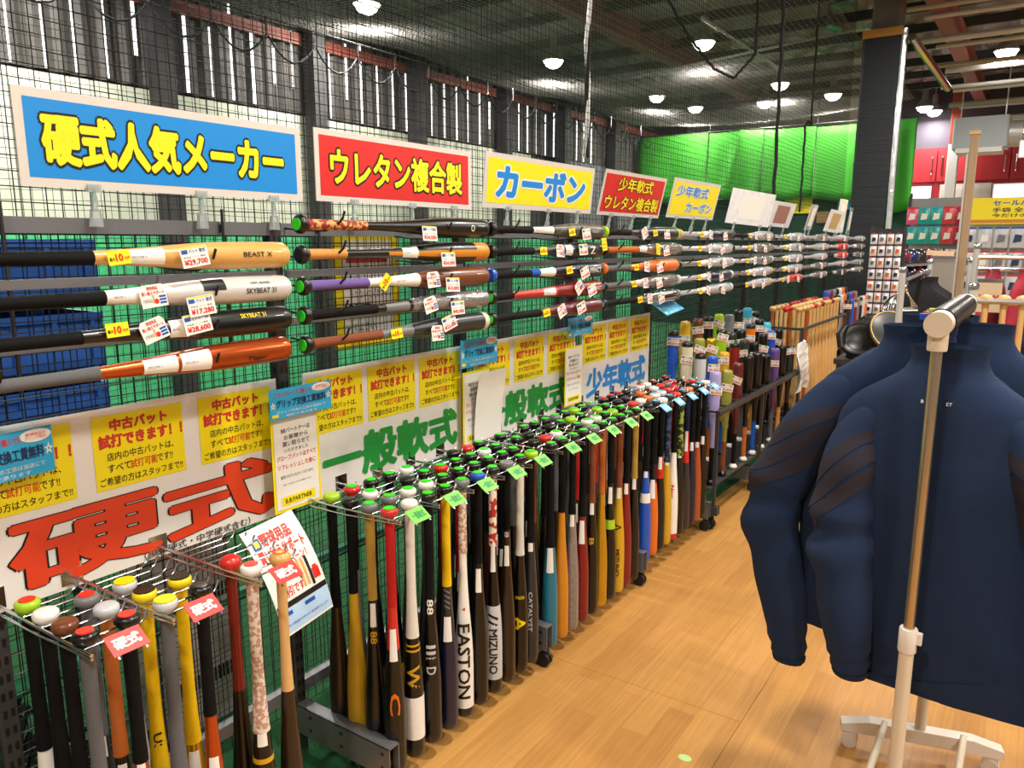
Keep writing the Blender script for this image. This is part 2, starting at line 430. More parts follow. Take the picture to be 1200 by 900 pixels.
# ------------------------------------------------------------------ nets
def net(name, label, x, y0, y1, z0, z1, s, r, wob=.01, n=3, seg=.5, mat=None):
    mb = MB(); rnd = random.Random(3)
    def dev(y, z): return x + wob * math.sin(y * 2.1 + z * .7) , y + wob * .6 * math.sin(z * 3.1 + y * 1.3), z + wob * .8 * math.sin(y * 2.7 + .5 * z)
    k = int((y1 - y0) / s); m = max(2, int((z1 - z0) / seg))
    for i in range(k + 1):
        y = y0 + s * i; mb.tube([dev(y, z0 + (z1 - z0) * j / m) for j in range(m + 1)], r, n, cap=False)
    k = int((z1 - z0) / s); m = max(2, int((y1 - y0) / seg))
    for i in range(k + 1):
        z = z0 + s * i; mb.tube([dev(y0 + (y1 - y0) * j / m, z) for j in range(m + 1)], r, n, cap=False)
    return stuff(tag(mb.build(name, mat or net_m), label, 'net'))
net('aisle_net', 'black knotted net hanging behind the bat racks from ceiling to floor', -2.04, .2, 10.0, .02, 4.45, .036, .0016, .006)
net('cage_net', 'black knotted net dividing the batting cage lanes', -4.3, .8, 15.0, .02, 4.3, .05, .0016, .012)
# ceiling net with a gentle sag
mb = MB(); s = .06
def cz(x, y): return 4.02 - .16 * math.sin((x + 7.1) / 5.0 * math.pi) - .05 * math.sin(y * 1.4)
for i in range(int(5 / s)):
    x = -7.0 + s * i; mb.tube([(x, .5 + .75 * j, cz(x, .5 + .75 * j)) for j in range(20)], .0022, 3, cap=False)
for i in range(int(14.2 / s)):
    y = .5 + s * i; mb.tube([(-7 + .625 * j, y, cz(-7 + .625 * j, y)) for j in range(9)], .0022, 3, cap=False)
stuff(tag(mb.build('overhead_net', M('net_black_lamplit', 'a5a19d', rough=.9, var=0)), 'black sagging net stretched under the ceiling of the batting cage', 'net'))  # pale grey puts the lamplight on the black net into its colour

# cable with scalloped rope and hooks on the far side of the cage
t = thing('hanging_rope', 'black slack rope looped along the upper far side of the batting cage', 'rope', (-6.6, 4, 3.7))
pts = []
for i in range(22):
    for j in range(6):
        u = j / 6; pts.append((0, -3 + .62 * (i + u), -.22 * (1 - (2 * u - 1) ** 2)))
MB().tube(pts, .012, 4).build('slack_rope', net_m, t)
for i in range(22):
    MB().tube([(0, -3 + .62 * i, -.02), (0, -3 + .62 * i, .16)], .014, 5).build('hook', chrome, t)
MB().tube([(0, -3, .15), (0, 10.6, .15)], .008, 4).build('cable', steel_d, t)

def rope(label, pts, r, mat=net_m, chain=False):
    t = thing('hanging_rope', label, 'rope', pts[0])
    p0 = Vector(pts[0]); pp = []
    for a, b in zip(pts[:-1], pts[1:]):
        for j in range(12):
            q = Vector(a).lerp(Vector(b), j / 12)
            pp.append(q - p0)
    pp.append(Vector(pts[-1]) - p0)
    m1 = MB().tube([q + Vector((.006 * math.sin(i * 2.2), .006 * math.cos(i * 2.2), 0)) for i, q in enumerate(pp)], r, 6)
    m1.build('strand', mat, t)
    if chain:
        MB().tube([q + Vector((-.01 * math.sin(i * 2.2), -.01 * math.cos(i * 2.2), 0)) for i, q in enumerate(pp)], r, 6).build('strand', pipe_m, t)
rope('twisted black and silver rope hanging above the red urethane board', [(-2.08, 3.75, 4.4), (-2.08, 3.75, 2.1)], .012, chain=True)
rope('thick black rope hanging to the far bat racks beside the green sheet', [(-2.0, 6.9, 4.5), (-2.0, 6.95, 3.2), (-2.0, 7.0, 1.45)], .015)
rope('thin black rope loop hanging before the bright green sheet', [(-2.3, 9.3, 4.6), (-2.3, 9.3, 2.95), (-2.33, 9.3, 3.0), (-2.36, 9.3, 2.95), (-2.36, 9.3, 2.0)], .012)
rope('long slack black rope drooping from the overhead net', [(-3.0, 5.2, 4.2), (-2.9, 5.9, 4.02), (-2.7, 6.6, 3.4), (-2.6, 7.0, 3.18), (-2.45, 7.1, 3.1), (-2.3, 7.2, 3.3), (-2.3, 7.2, 4.4)], .012)

MB().tube([(-7.2, 15.03, 3.78), (-1.9, 15.03, 3.76)], .012, 6).build('sheet_cable', steel_d, we)
for x in (-7.0, -5.6, -4.5, -3.6, -2.5, -1.98): MB().tube([(x, 15.03, 3.74), (x, 15.03, 4.69)], .006, 5).build('cable_hanger', steel_d, we)
# bright green mesh sheets hung at the far end
for k, (xa, xb, za, zb, lab) in enumerate(((-7.1, -5.62, 2.48, 3.76, 'bright green mesh sheet beside the corrugated wall of the cage'), (-5.6, -4.55, 2.5, 3.74, 'bright green mesh sheet with a folded diagonal crease'),
                                 (-4.53, -3.62, 2.46, 3.72, 'bright green mesh sheet between the two hanging ropes'), (-3.6, -2.5, 2.42, 3.7, 'bright green mesh sheet next to the black padded column'), (-2.45, -1.98, 2.2, 3.72, 'narrow bright green sheet edge behind the silver corner of the column'))):
    mb = MB(); nx, nz = 16, 8; vs = []; fs = []
    for i in range(nx + 1):
        for j in range(nz + 1):
            u = i / nx; w = j / nz
            fold = .04 * math.sin(u * 9 + k) * (1.1 - w) + (.16 * max(0, 1 - abs(u - .35 - .3 * w) * 5) if k == 1 else 0)
            vs.append((xa + (xb - xa) * u, 15.0 - fold, za + (zb - za) * w + .03 * math.cos(u * 2 * math.pi) * (1 - w)))
    for i in range(nx):
        for j in range(nz):
            a = i * (nz + 1) + j; fs.append((a, a + nz + 1, a + nz + 2, a + 1))
    o = mb.add(vs, fs).build('green_sheet', green_sheet_m, None, 60)
    sm = o.modifiers.new('thickness', 'SOLIDIFY'); sm.thickness = .004
    tag(o, lab, 'sheet', 'green sheets at the far end')

# ------------------------------------------------------------------ bat display racks
RX = -1.88
PY = [.615 + .885 * i for i in range(11)]
ZR = [1.70, 1.62, 1.535, 1.455, 1.375]
def post_mesh():
    mb = MB().bbox(-.022, .022, -.02, .02, 0, 1.71, .004)
    for i in range(38):
        z = .06 + i * .043
        mb.box(.0205, .0228, -.012, -.004, z, z + .02, 1); mb.box(.0205, .0228, .004, .012, z, z + .02, 1)
        mb.box(-.003, .008, -.0206, -.0198, z, z + .02, 1)
    return mb.mesh('post', [steel_d, p_blk])
_post = post_mesh()
_foot = MB()
_foot.box(.02, .43, -.022, -.018, .075, .175); _foot.box(.02, .43, .018, .022, .075, .175); _foot.box(.02, .43, -.022, .022, .171, .175)
for x in (.08, .22, .395): _foot.box(x, x + .012, -.0225, -.0216, .145, .155, 1); _foot.box(x, x + .012, -.0225, -.0216, .1, .11, 1)
_foot = _foot.mesh('foot', [steel, p_blk])
_cast = MB().tube([(0, -.016, .03), (0, -.004, .03)], .03, 14).tube([(0, .004, .03), (0, .016, .03)], .03, 14).box(-.01, .02, -.006, .006, .03, .078).mesh('caster', rubber, 40)
_rail_t = MB().box(.0, .018, .02, .866, 1.672, 1.708).mesh('rail', steel)
_rail_s = MB().box(.0, .014, .02, .866, -.011, .011).mesh('rail', steel)
_rail_b = MB().box(-.01, .02, .02, .866, -.02, .02).mesh('rail', bronze)
_bot = MB().box(-.012, .018, .02, .866, .20, .24).mesh('bottom_rail', steel)
mb = MB()
for i in range(23): mb.tube([(-.02, .03 + i * .0375, .24), (-.02, .03 + i * .0375, 1.69)], .0017, 4, cap=False)
for i in range(30): mb.tube([(-.017, .02, .25 + i * .05), (-.017, .87, .25 + i * .05)], .0017, 4, cap=False)
_grid = mb.mesh('wire_grid', wire_m)
_hbar = MB().tube([(.03, 0, 1.32), (.03, 0, 1.74)], .0045, 6).box(.0, .03, -.004, .004, 1.68, 1.70).mesh('hook_bar', rubber)
_crad = MB().tube([(.02, 0, -.052), (.1, 0, -.058), (.19, 0, -.06), (.235, 0, -.048), (.262, 0, -.028), (.272, 0, -.008)], .0035, 6).mesh('cradle_hook', rubber, 60)
RACKS = []
where = ['holding the red-lettered board', 'holding the first green-lettered board beside the red one', 'holding the green-lettered board with a blank sheet', 'holding the blue-lettered board',
         'above the stand of upside-down bats', 'above the far end of the upside-down bat stand', 'above the pale wooden bats', 'next after the pale wooden bats', 'just before the padded column', 'beside the padded column']
for k in range(10):
    t = thing('display_rack', 'grey steel wire-grid bat display rack ' + where[k], 'rack', (RX, PY[k], 0), 'bat display racks along the aisle')
    RACKS.append(t)
    o = link('post', _post, t)
    if k == 0: o.location = (0, .055, 0)
    if k == 9: link('post', _post, t).location = (0, .885, 0)
    link('top_rail', _rail_t, t)
    for z in (1.56, 1.42): link('rail', _rail_s, t).location = (.022, 0, z)
    if k < 4 or k > 5: link('hook_rail', _rail_b, t).location = (.012, 0, .86)
    link('bottom_rail', _bot, t)
    stuff(link('wire_grid', _grid, t))
    link('foot', _foot, t)
    link('caster', _cast, t).location = (.405, 0, 0)
    link('caster', _cast, t).location = (-.03, 0, 0)
    for y in (.155, .70): link('hook_bar', _hbar, t).location = (0, y, 0)

# ------------------------------------------------------------------ bats
PROF = [(.0, 0), (.035, .0132), (.20, .0122), (.34, .0128), (.42, .0148), (.50, .0185), (.58, .0235), (.66, .0288), (.73, .0320), (.80, .033), (.96, .033), (.985, .0315), (.995, .027), (1.0, .018)]
WPROF = [(.0, 0), (.03, .0165), (.08, .0125), (.30, .0125), (.42, .0155), (.55, .0215), (.68, .0285), (.78, .0315), (.93, .032), (.97, .030), (.99, .023), (1.0, .012)]
def brad(t, wood=False):
    pr = WPROF if wood else PROF
    for (a, ra), (b, rb) in zip(pr[1:-1], pr[2:]):
        if t <= b: return ra + (rb - ra) * max(0, (t - a)) / (b - a)
    return pr[-1][1]
BM = {}
def bat_slice(L, R, t0, t1, inf=0., wood=False, ph=None, n=16):
    k = (L, R, t0, t1, inf, wood, ph)
    if k in BM: return BM[k]
    ts = [t0] + [t for t, _ in (WPROF if wood else PROF) if t0 < t < t1] + [t1]
    sc = lambda t: brad(t, wood) * (1 + (R / .033 - 1) * min(1, max(0, (t - .34) / .4)))
    mb = MB()
    if ph is None:
        mb.lathe([(sc(t) + inf, t * L) for t in ts], n)
    else:
        m = 6; vs = []
        for t in ts:
            for j in range(m + 1):
                a = ph[0] + (ph[1] - ph[0]) * j / m; r = sc(t) + inf
                vs.append((r * math.cos(a), r * math.sin(a), t * L))
        mb.add(vs, [(i * (m + 1) + j, i * (m + 1) + j + 1, (i + 1) * (m + 1) + j + 1, (i + 1) * (m + 1) + j) for i in range(len(ts) - 1) for j in range(m)])
    BM[k] = mb.mesh('bat_piece', P['black'], 35)
    return BM[k]
_knob = MB().lathe([(.012, .0), (.021, .001), (.0255, .006), (.026, .014), (.0235, .02), (.017, .026), (.0135, .034)], 18).mesh('knob', P['black'], 50)
_knobw = MB().lathe([(.006, -.004), (.018, .0), (.026, .009), (.027, .017), (.023, .026), (.0165, .038)], 18).mesh('knob', P['black'], 50)
_stick = MB().lathe([(.0165, -.0022), (.0165, .0005)], 14).mesh('knob_sticker', P['black'])
_sring = MB().lathe([(.0225, -.001), (.0225, .0015)], 16).mesh('knob_ring', P['black'])

def wrap_text(body, L, R, t, phi, s, h, matl, parent, wood=False, bold=.01, name='lettering'):
    mb = MB()
    r = brad(t, wood) * (1 + (R / .033 - 1) * min(1, max(0, (t - .34) / .4))) + .0011
    letters(mb, body, t * L, 0, s, h, 0, 0, bold, 2)
    bm = bmesh.new(); me = mb.mesh('tmp', matl); bm.from_mesh(me); bpy.data.meshes.remove(me)
    k = int(h / 2 / (r * .25)) + 1
    for i in range(-k, k + 1):
        bmesh.ops.bisect_plane(bm, geom=bm.verts[:] + bm.edges[:] + bm.faces[:], plane_co=(0, i * r * .25, 0), plane_no=(0, 1, 0))
    for v in bm.verts:
        a = phi - v.co.y / r; rr = r + v.co.z; v.co = (rr * math.cos(a), rr * math.sin(a), v.co.x)
    me = bpy.data.meshes.new(name); bm.to_mesh(me); bm.free(); me.materials.append(matl)
    return link(name, me, parent)

TAGS = {}
def tag_mesh(kind, price='29,700'):
    k = (kind, price)
    if k in TAGS: return TAGS[k]
    mb = MB()
    if kind == 'price':
        w, h = .070, .046
        mb.box(-w / 2, w / 2, -h / 2, h / 2, -.0006, .0006, 0)
        mb.rect(0, h / 2 - .0022, w - .002, .003, .0011, 3)
        mb.rect(-w * .34, h * .28, w * .22, h * .2, .0011, 1)
        letters(mb, random.choice(('バット 軟式', 'ミドル 一般', 'トップ 硬式')), w * .12, h * .28, w * .62, h * .2, .0012, 1, .02)
        letters(mb, '中古品 バット 美品', -w * .02, h * .0, w * .8, h * .1, .0012, 4)
        letters(mb, '¥' + price, w * .0, -h * .27, w * .84, h * .3, .0012, 2, .03)
        ms = [paper, p_royal, p_red, p_yel, p_blk]
    elif kind == 'sale':
        w, h = .05, .03
        mb.box(-w / 2, w / 2, -h / 2, h / 2, -.0006, .0006, 0)
        letters(mb, '10', 0, 0, w * .3, h * .5, .0012, 1, .04)
        letters(mb, '最大', -w * .32, -h * .08, w * .24, h * .25, .0012, 2, .02)
        letters(mb, '%OFF', w * .34, -h * .08, w * .24, h * .2, .0012, 1, .02)
        ms = [p_yel, p_red, p_blk]
    elif kind == 'note':
        w, h = .045, .055
        mb.box(-w / 2, w / 2, -h / 2, h / 2, -.0006, .0006, 0)
        for i, s in enumerate(('こちらの', '商品は', '新品です')): letters(mb, s, 0, h * (.28 - .28 * i), w * .75, h * .16, .0012, 1)
        ms = [p_yel, p_blk]
    else:
        w, h = .062, .050
        mb.add([(-w / 2, -h / 2, 0), (w / 2, -h / 2, 0), (w / 2, h * .3, 0), (w * .38, h / 2, 0), (-w * .38, h / 2, 0), (-w / 2, h * .3, 0)], [(0, 1, 2, 3, 4, 5)], 0)
        letters(mb, '野球用品', 0, h * .34, w * .4, h * .16, .0006, 1, .02)
        letters(mb, '買い替えサポート', 0, h * .13, w * .86, h * .17, .0006, 1, .02)
        for i in range(3): mb.rect(w * .33, -h * (.06 + .14 * i), w * .26, h * .09, .0006, 2)
        mb.rect(-w * .02, -h * .16, w * .07, h * .36, .0006, 3)
        mb.lathe([(.006, .0004), (.005, .0008)], 10, 1, (w * .08, -h * .25, 0))
        letters(mb, '対象商品', -w * .26, -h * .2, w * .36, h * .18, .0006, 4)
        ms = [paper, p_red, p_royal, P['tan'], P['grey']]
    TAGS[k] = mb.mesh(kind + '_tag', ms)
    return TAGS[k]
U_ROT = Matrix(((0, 0, 1), (0, -1, 0), (1, 0, 0))).to_4x4()   # card in a lying bat's own axes
def hang_tag(bat, kind, L, R, t, dz=0., tilt=0., price='29,700', wood=False):
    o = link({'price': 'price_tag', 'sale': 'sale_tag', 'promo': 'promotion_tag', 'note': 'note_tag'}[kind], tag_mesh(kind, price), bat)
    r = R if t > .6 else brad(t, wood) + .002
    o.matrix_local = Matrix.Translation((r + .005 + .002 * (kind == 'price'), -dz, t * L)) @ U_ROT @ Matrix.Rotation(tilt, 4, 'Z') @ Matrix.Rotation(-.12, 4, 'X')

LIE = Matrix(((1, 0, 0), (0, 0, 1), (0, -1, 0)))             # knob towards the camera end, barrel along +Y
HANG = Matrix.Rotation(math.pi, 3, 'X')
STAND = Matrix.Identity(3)
def bat(label, group, loc, rot, L, R, segs, knob='black', stick=None, ring=None, wood=False, twist=0.):
    """segs: (part name, t0, t1, palette key, inflate)"""
    t = thing('baseball_bat', label, 'bat', loc, group, rot @ Matrix.Rotation(twist, 3, 'Z'))
    for nm, a, b, c, inf in segs:
        link(nm, bat_slice(L, R, a, b, inf, wood), t, P[c])
    kn = link('knob', _knobw if wood else _knob, t, P[knob])
    if ring: link('knob_ring', _sring, kn, P[ring])
    if stick: link('knob_sticker', _stick, kn, stick)
    return t
def simple(grip, barrel, g1=.33, handle=None, cap=None, band=None, g0=.036):
    s = [('grip', g0, g1, grip, .0016)]
    h = handle or barrel
    if h != barrel: s += [('handle', g1, .52, h, 0), ('barrel', .52, .955 if cap else 1, barrel, 0)]
    else: s += [('barrel', g1, .955 if cap else 1, barrel, 0)]
    if cap: s.append(('end_cap', .955, 1, cap, .0004))
    if band: s.append(('band', *band[:2], band[2], .0007))
    return s

GR = 'bats lying on the wall racks'
def lying(k, row, label, segs, knob, stick=None, tags=(), texts=(), labels=(), L=.84, R=.0335, ring=None, dy=0., cradle=True):
    y0 = (1.40 + .87 * (k - 1)) + dy
    b = bat(label, GR, (-1.65, y0, ZR[row]), LIE, L, R, segs, knob, stick, ring)
    for tg in tags: hang_tag(b, tg[0], L, R, *tg[1:])
    for tx in texts: wrap_text(tx[0], L, R, tx[1], tx[2], tx[3], tx[4], P[tx[5]], b)
    for a, c, mt in labels: link('paper_label', bat_slice(L, R, a, c, .0012, False, (-.95, .75)), b, P[mt])
    for a, c, mt in labels:
        if mt == 'white': wrap_text('BBCOR 84cm ||||||', L, R, (a + c) / 2, 0, (c - a) * L * .8, .006, P['grey'], b, False, 0, 'label_print')
    if cradle:
        for yy in (.16, .72):
            o = link('cradle_hook', _crad, RACKS[k] if k < 10 else None)
            o.location = (.0, y0 + yy * L - PY[k], ZR[row] + .0245)
            if yy < .5: o.location = (.0, y0 + yy * L - PY[k], ZR[row] + .045)
    return b

# section 1
lying(0, 1, 'golden yellow bat with black grip and white price tag, above the silver bat', simple('g_black', 'tan', .40), 'black', None,
      [('sale', .455, 0., .12), ('price', .655, .0, .14, '29,700')], [('BEAST X', .87, -.1, .085, .012, 'black')], [(.48, .58, 'white')], dy=-.015)
b = lying(0, 2, 'silver bat with black patch and black grip under the golden yellow bat', simple('g_black', 'whitemetal', .42, 'white'), 'black', None,
      [('promo', .535, .0, .1), ('price', .665, -.028, .1, '17,280')], [('SKYBEAT 31', .875, .05, .09, .013, 'black'), ('WPL BAND', .875, -.55, .06, .006, 'black')], [(.43, .5, 'white')], dy=-.015)
link('black_patch', bat_slice(.84, .0335, .685, .755, .0009, False, (-1.1, -.15)), b, P['black'])
lying(0, 3, 'glossy black bat with yellow lettering and two slanted tags', simple('g_black', 'black', .36), 'black', None,
      [('sale', .44, .012, .04), ('promo', .535, .005, .3), ('price', .655, .012, .13, '28,600')], [('SKYBEAT 31', .85, -.55, .075, .012, 'yellow')], [(.585, .64, 'white')], dy=-.02)
lying(0, 4, 'copper orange bat with dark mesh grip above the red-lettered board', simple('g_grey', 'copperm', .40), 'black', None,
      [], [('Tiger', .86, .35, .06, .015, 'black')], [(.51, .605, 'white'), (.615, .705, 'white')], dy=-.025)
# section 2
lying(1, 0, 'black bat with red patterned grip below the red urethane board', simple('g_mixpat', 'black', .30), 'black', st_green, [('price', .60, -.02, -.02, '34,000')], [('O', .87, 0., .02, .022, 'white')])
b = lying(1, 1, 'black bat with tan stripe, tan end and tan wrapped grip', [('grip', .036, .20, 'g_tan', .0018), ('handle', .20, .40, 'black', .0006), ('barrel', .40, .9, 'black', 0), ('end_cap', .9, 1, 'amber', .0004)], 'black', None,
      [('price', .70, -.022, 0., '34,000')], [], [(.47, .55, 'white')])
link('tan_stripe', bat_slice(.84, .0335, .40, .9, .0009, False, (-.25, .45)), b, P['amber'])
lying(1, 2, 'brown metallic bat with purple grip and white taper', [('grip', .036, .30, 'g_purple', .0018), ('handle', .30, .56, 'white', 0), ('barrel', .56, 1, 'brown', 0)], 'black', st_green,
      [('sale', .37, .0, .85), ('promo', .61, .0, .06), ('price', .725, -.02, -.05, '10,000')], [], [(.42, .55, 'white')])
lying(1, 3, 'silver and black bat with a braided black grip', simple('g_black', 'wrapgrey', .34, 'black'), 'black', st_green, [('promo', .60, .0, .2), ('price', .755, -.018, .0, '40,000')], [], [(.38, .5, 'grey')])
lying(1, 4, 'dark grey bat with brown grip and cream end cap', simple('g_brown', 'darkgrey', .36, 'grey', 'cream'), 'black', st_green, [('sale', .42, .0, .05), ('price', .70, .016, .25, '23,000'), ('promo', .63, -.014, -.02)])
# section 3
lying(2, 0, 'grey camouflage bat with black grip under the yellow carbon board', simple('g_black', 'camo', .33, 'darkgrey'), 'black', None, [('sale', .63, -.005, .1), ('price', .77, -.012, .08, '25,000')], [('VISION', .88, 0, .06, .012, 'silver')], [(.33, .5, 'white')])
lying(2, 1, 'dark grey bat carrying a white winged mark and a yellow note', simple('g_black', 'darkgrey', .34), 'black', None, [('sale', .4, .0, .0), ('promo', .54, .0, -.04), ('price', .74, .004, .04, '23,000'), ('note', .97, .025, .08)], [('Z', .86, 0., .045, .03, 'white')], [(.6, .66, 'white')])
lying(2, 2, 'navy bat with white lettering, blue band and blue knob', [('grip', .036, .32, 'g_black', .0016), ('band', .32, .39, 'g_blue', .0018), ('handle', .39, .52, 'white', 0), ('barrel', .52, 1, 'navy', 0)], 'blue', None,
      [('sale', .61, .006, .08), ('price', .76, -.008, .25, '14,800')], [('IMPACT', .89, 0., .1, .022, 'white')], ring='blue')
lying(2, 3, 'dark red bat with red handle and white lettering', [('grip', .036, .17, 'g_black', .0016), ('handle', .17, .54, 'red', .001), ('barrel', .54, 1, 'darkred', 0)], 'black', st_green, [('promo', .71, .012, .6), ('price', .84, -.006, .25, '14,800')], [('FACT', .93, 0., .05, .016, 'white')], [(.42, .52, 'white')])
lying(2, 4, 'plain maroon bat with black grip and two tags', simple('g_black', 'maroon', .40), 'black', st_green, [('sale', .43, .0, .1), ('promo', .56, .0, .35), ('price', .73, .004, .25, '13,800')])
# section 4
lying(3, 0, 'grey bat with lime green knob and lime end', simple('g_black', 'darkgrey', .33, None, 'lime'), 'lime', None, [('promo', .47, .0, .4), ('sale', .6, .0, .1), ('price', .75, -.006, 0., '21,000')], ring='lime')
lying(3, 1, 'grey brown bat with terracotta grip', simple('g_orange', 'wrapgrey', .42, 'darkgrey'), 'black', None, [('note', .63, .0, -.1), ('price', .75, -.01, .1, '19,000')], [], [(.43, .52, 'white')])
lying(3, 2, 'bright orange bat with grey grip and orange ring knob', simple('g_grey', 'orange', .33), 'orange', None, [('sale', .38, .0, .0), ('promo', .51, .0, -.1), ('price', .66, -.008, .15, '11,800')])
lying(3, 3, 'brown silver wrapped bat with silver handle', simple('g_grey', 'wrapgrey', .33, 'silver'), 'black', st_blue, [('sale', .36, .0, .0), ('promo', .5, .0, .0), ('price', .66, -.006, .15, '12,800')])
lying(3, 4, 'polished silver bat with black grip and pale blue knob sticker', simple('g_black', 'chrome', .42), 'black', st_blue, [('sale', .44, .0, .1), ('promo', .56, .0, .0), ('price', .70, -.006, .2, '13,000')])
# farther sections, wrapped in clear film
rb = random.Random(11)
far_cols = ['wrapsilver', 'wrapgrey', 'wrapsilver', 'wrapsilver', 'navy', 'wrapgrey', 'red', 'wrapsilver']
cname = dict(wrapsilver='silver', wrapgrey='grey', whitemetal='pearl white', navy='navy', red='red')
wh = {4: 'above the upside-down bats', 5: 'beside the tall upside-down bats', 6: 'over the pale wooden bats', 7: 'past the pale wooden bats', 8: 'just before the padded column', 9: 'beside the padded column'}
for k in range(4, 10):
    for row in range(5):
        c = far_cols[(k * 3 + row * 5 + row * row) % 8]
        lying(k, row, '%s bat in clear film on the %s rail %s' % (cname[c], ('top', 'second', 'middle', 'fourth', 'lowest')[row], wh[k]),
              simple(rb.choice(['wrapsilver', 'wrapgrey', 'g_black', 'wrapsilver']), c, .36, rb.choice(['wrapsilver', 'wrapsilver', 'white'])), rb.choice(['black', 'silver', 'grey', 'tan']), rb.choice([None, st_blue, st_green]),
              [('sale', .34 + rb.uniform(0, .06), .0, rb.uniform(-.1, .1)), ('promo', .52, .0, rb.uniform(-.3, .4)), ('price', .72 + rb.uniform(0, .1), -.008, rb.uniform(-.2, .3), rb.choice(['9,800', '12,800', '14,800']))] if k < 7 else [('price', .7, -.004, .1, '9,800')],
              cradle=k < 7)

# ------------------------------------------------------------------ boards above the racks
def clip_mesh():
    mb = MB()
    mb.box(-.016, .016, -.006, .012, .004, .008); mb.box(-.016, .016, -.006, .012, -.008, -.004)
    mb.tube([(0, 0, 0), (0, -.03, .002), (0, -.05, .0)], [.005, .008, .006], 8)
    mb.add([(-.009, -.045, .008), (.009, -.045, .008), (.014, -.085, .008), (-.014, -.085, .008), (-.009, -.045, -.006), (.009, -.045, -.006), (.014, -.085, -.006), (-.014, -.085, -.006)],
           [(0, 3, 2, 1), (4, 5, 6, 7), (0, 1, 5, 4), (2, 3, 7, 6), (0, 4, 7, 3), (1, 2, 6, 5)])
    return mb.mesh('clear_clip', clear)
_clip = clip_mesh()
def top_board(label, y0, y1, z0, z1, back, inset, rows, lean=0., x=-1.845, grp=None):
    """rows: (text, cx, cy, w, h, fill, outline, bold) in fractions of the board"""
    w, h = y1 - y0, z1 - z0
    t = thing('category_board', label, 'sign', (x, (y0 + y1) / 2, z0), grp, RACK_ROT @ Matrix.Rotation(lean, 3, 'X'))
    MB().box(-w / 2, w / 2, 0, h, -.0015, .0015).build('board', laminate, t)
    MB().rect(0, h / 2, w - 2 * inset, h - 2 * inset, .0022).build('printed_field', back, t)
    for tx, cx, cy, tw, th, fill, outl, bold in rows:
        if outl:
            mb = MB(); letters(mb, tx, cx * w, cy * h, tw * w, th * h, .0030, 0, bold + .055); mb.build('lettering_outline', outl, t)
        mb = MB(); letters(mb, tx, cx * w, cy * h, tw * w, th * h, .0038, 0, bold); mb.build('lettering', fill, t)
    for u in (-.30, .06, .36): link('clear_clip', _clip, t).location = (u * w, 0, 0)
top_board('wide blue board with yellow black-outlined characters above the golden bat', .815, 1.592, 1.773, 1.982, p_blue, .020, [('硬式人気メーカー', -.01, .5, .84, .50, p_yel, p_blk, .05)], grp='boards above the racks')
top_board('red board with one line of yellow characters clipped to the rail', 1.645, 2.42, 1.777, 1.992, p_red, .018, [('ウレタン複合製', .0, .5, .84, .50, p_yel, p_blk, .035)], grp='boards above the racks')
top_board('yellow board with large blue characters clipped above the camouflage bat', 2.49, 3.375, 1.79, 2.003, p_yel, .02, [('カーボン', .0, .5, .8, .56, p_blue, paper, .05)], lean=.10, grp='boards above the racks')
top_board('smaller red board with two lines of yellow characters', 3.44, 4.18, 1.79, 2.012, p_red, .018, [('少年軟式', .0, .72, .56, .30, p_yel, p_blk, .025), ('ウレタン複合製', .0, .3, .86, .32, p_yel, p_blk, .025)], lean=.22, grp='boards above the racks')
top_board('yellow board with two lines of blue characters in glossy film', 4.29, 5.06, 1.80, 2.03, p_yel, .02, [('少年軟式', -.08, .7, .66, .28, p_blue, paper, .025), ('カーボン', .12, .3, .56, .25, p_blue, paper, .025)], lean=.22, grp='boards above the racks')
# far boards seen edge-on in shining film
film = M('shining_film', 'eeeef2', rough=.18, metal=0, coat=1, var=.2, scale=14, bump=.5, bscale=14)
for i, (y, w, z0, h, le, sub, lab) in enumerate(((5.35, .62, 1.78, .24, .2, 'paper', 'white filmed board, first beyond the yellow two-line board'), (6.15, .55, 1.78, .2, .3, 'brown', 'filmed board with a brown picture before the thick black rope'), (7.2, .4, 1.77, .23, .25, 'paper', 'pale filmed board just past the thick black rope'),
                                       (8.15, .35, 1.76, .22, .3, 'tan', 'filmed board with a tan print on the far racks'), (8.55, .3, 1.76, .34, .1, 'paper', 'tall white filmed board on the far racks'), (9.0, .3, 1.75, .28, .1, 'paper', 'white filmed board nearest the padded column'))):
    t = thing('filmed_board', lab, 'sign', (-1.80, y + w / 2, z0), 'filmed boards on the far racks', RACK_ROT @ Matrix.Rotation(le, 3, 'X') @ Matrix.Rotation(-.2 + .15 * (i % 3), 3, 'Y'))
    MB().box(-w / 2, w / 2, 0, h, -.002, .002).build('film_sleeve', film, t)
    MB().rect(0, h * .5, w * .55, h * .7, .003).build('print', {'paper': paper, 'brown': M('print_brown', 'a07060', rough=.3), 'tan': M('print_tan', 'c0a468', rough=.3)}[sub], t)
    for u in (-.3, .3): link('clear_clip', _clip, t).location = (u * w, 0, 0)

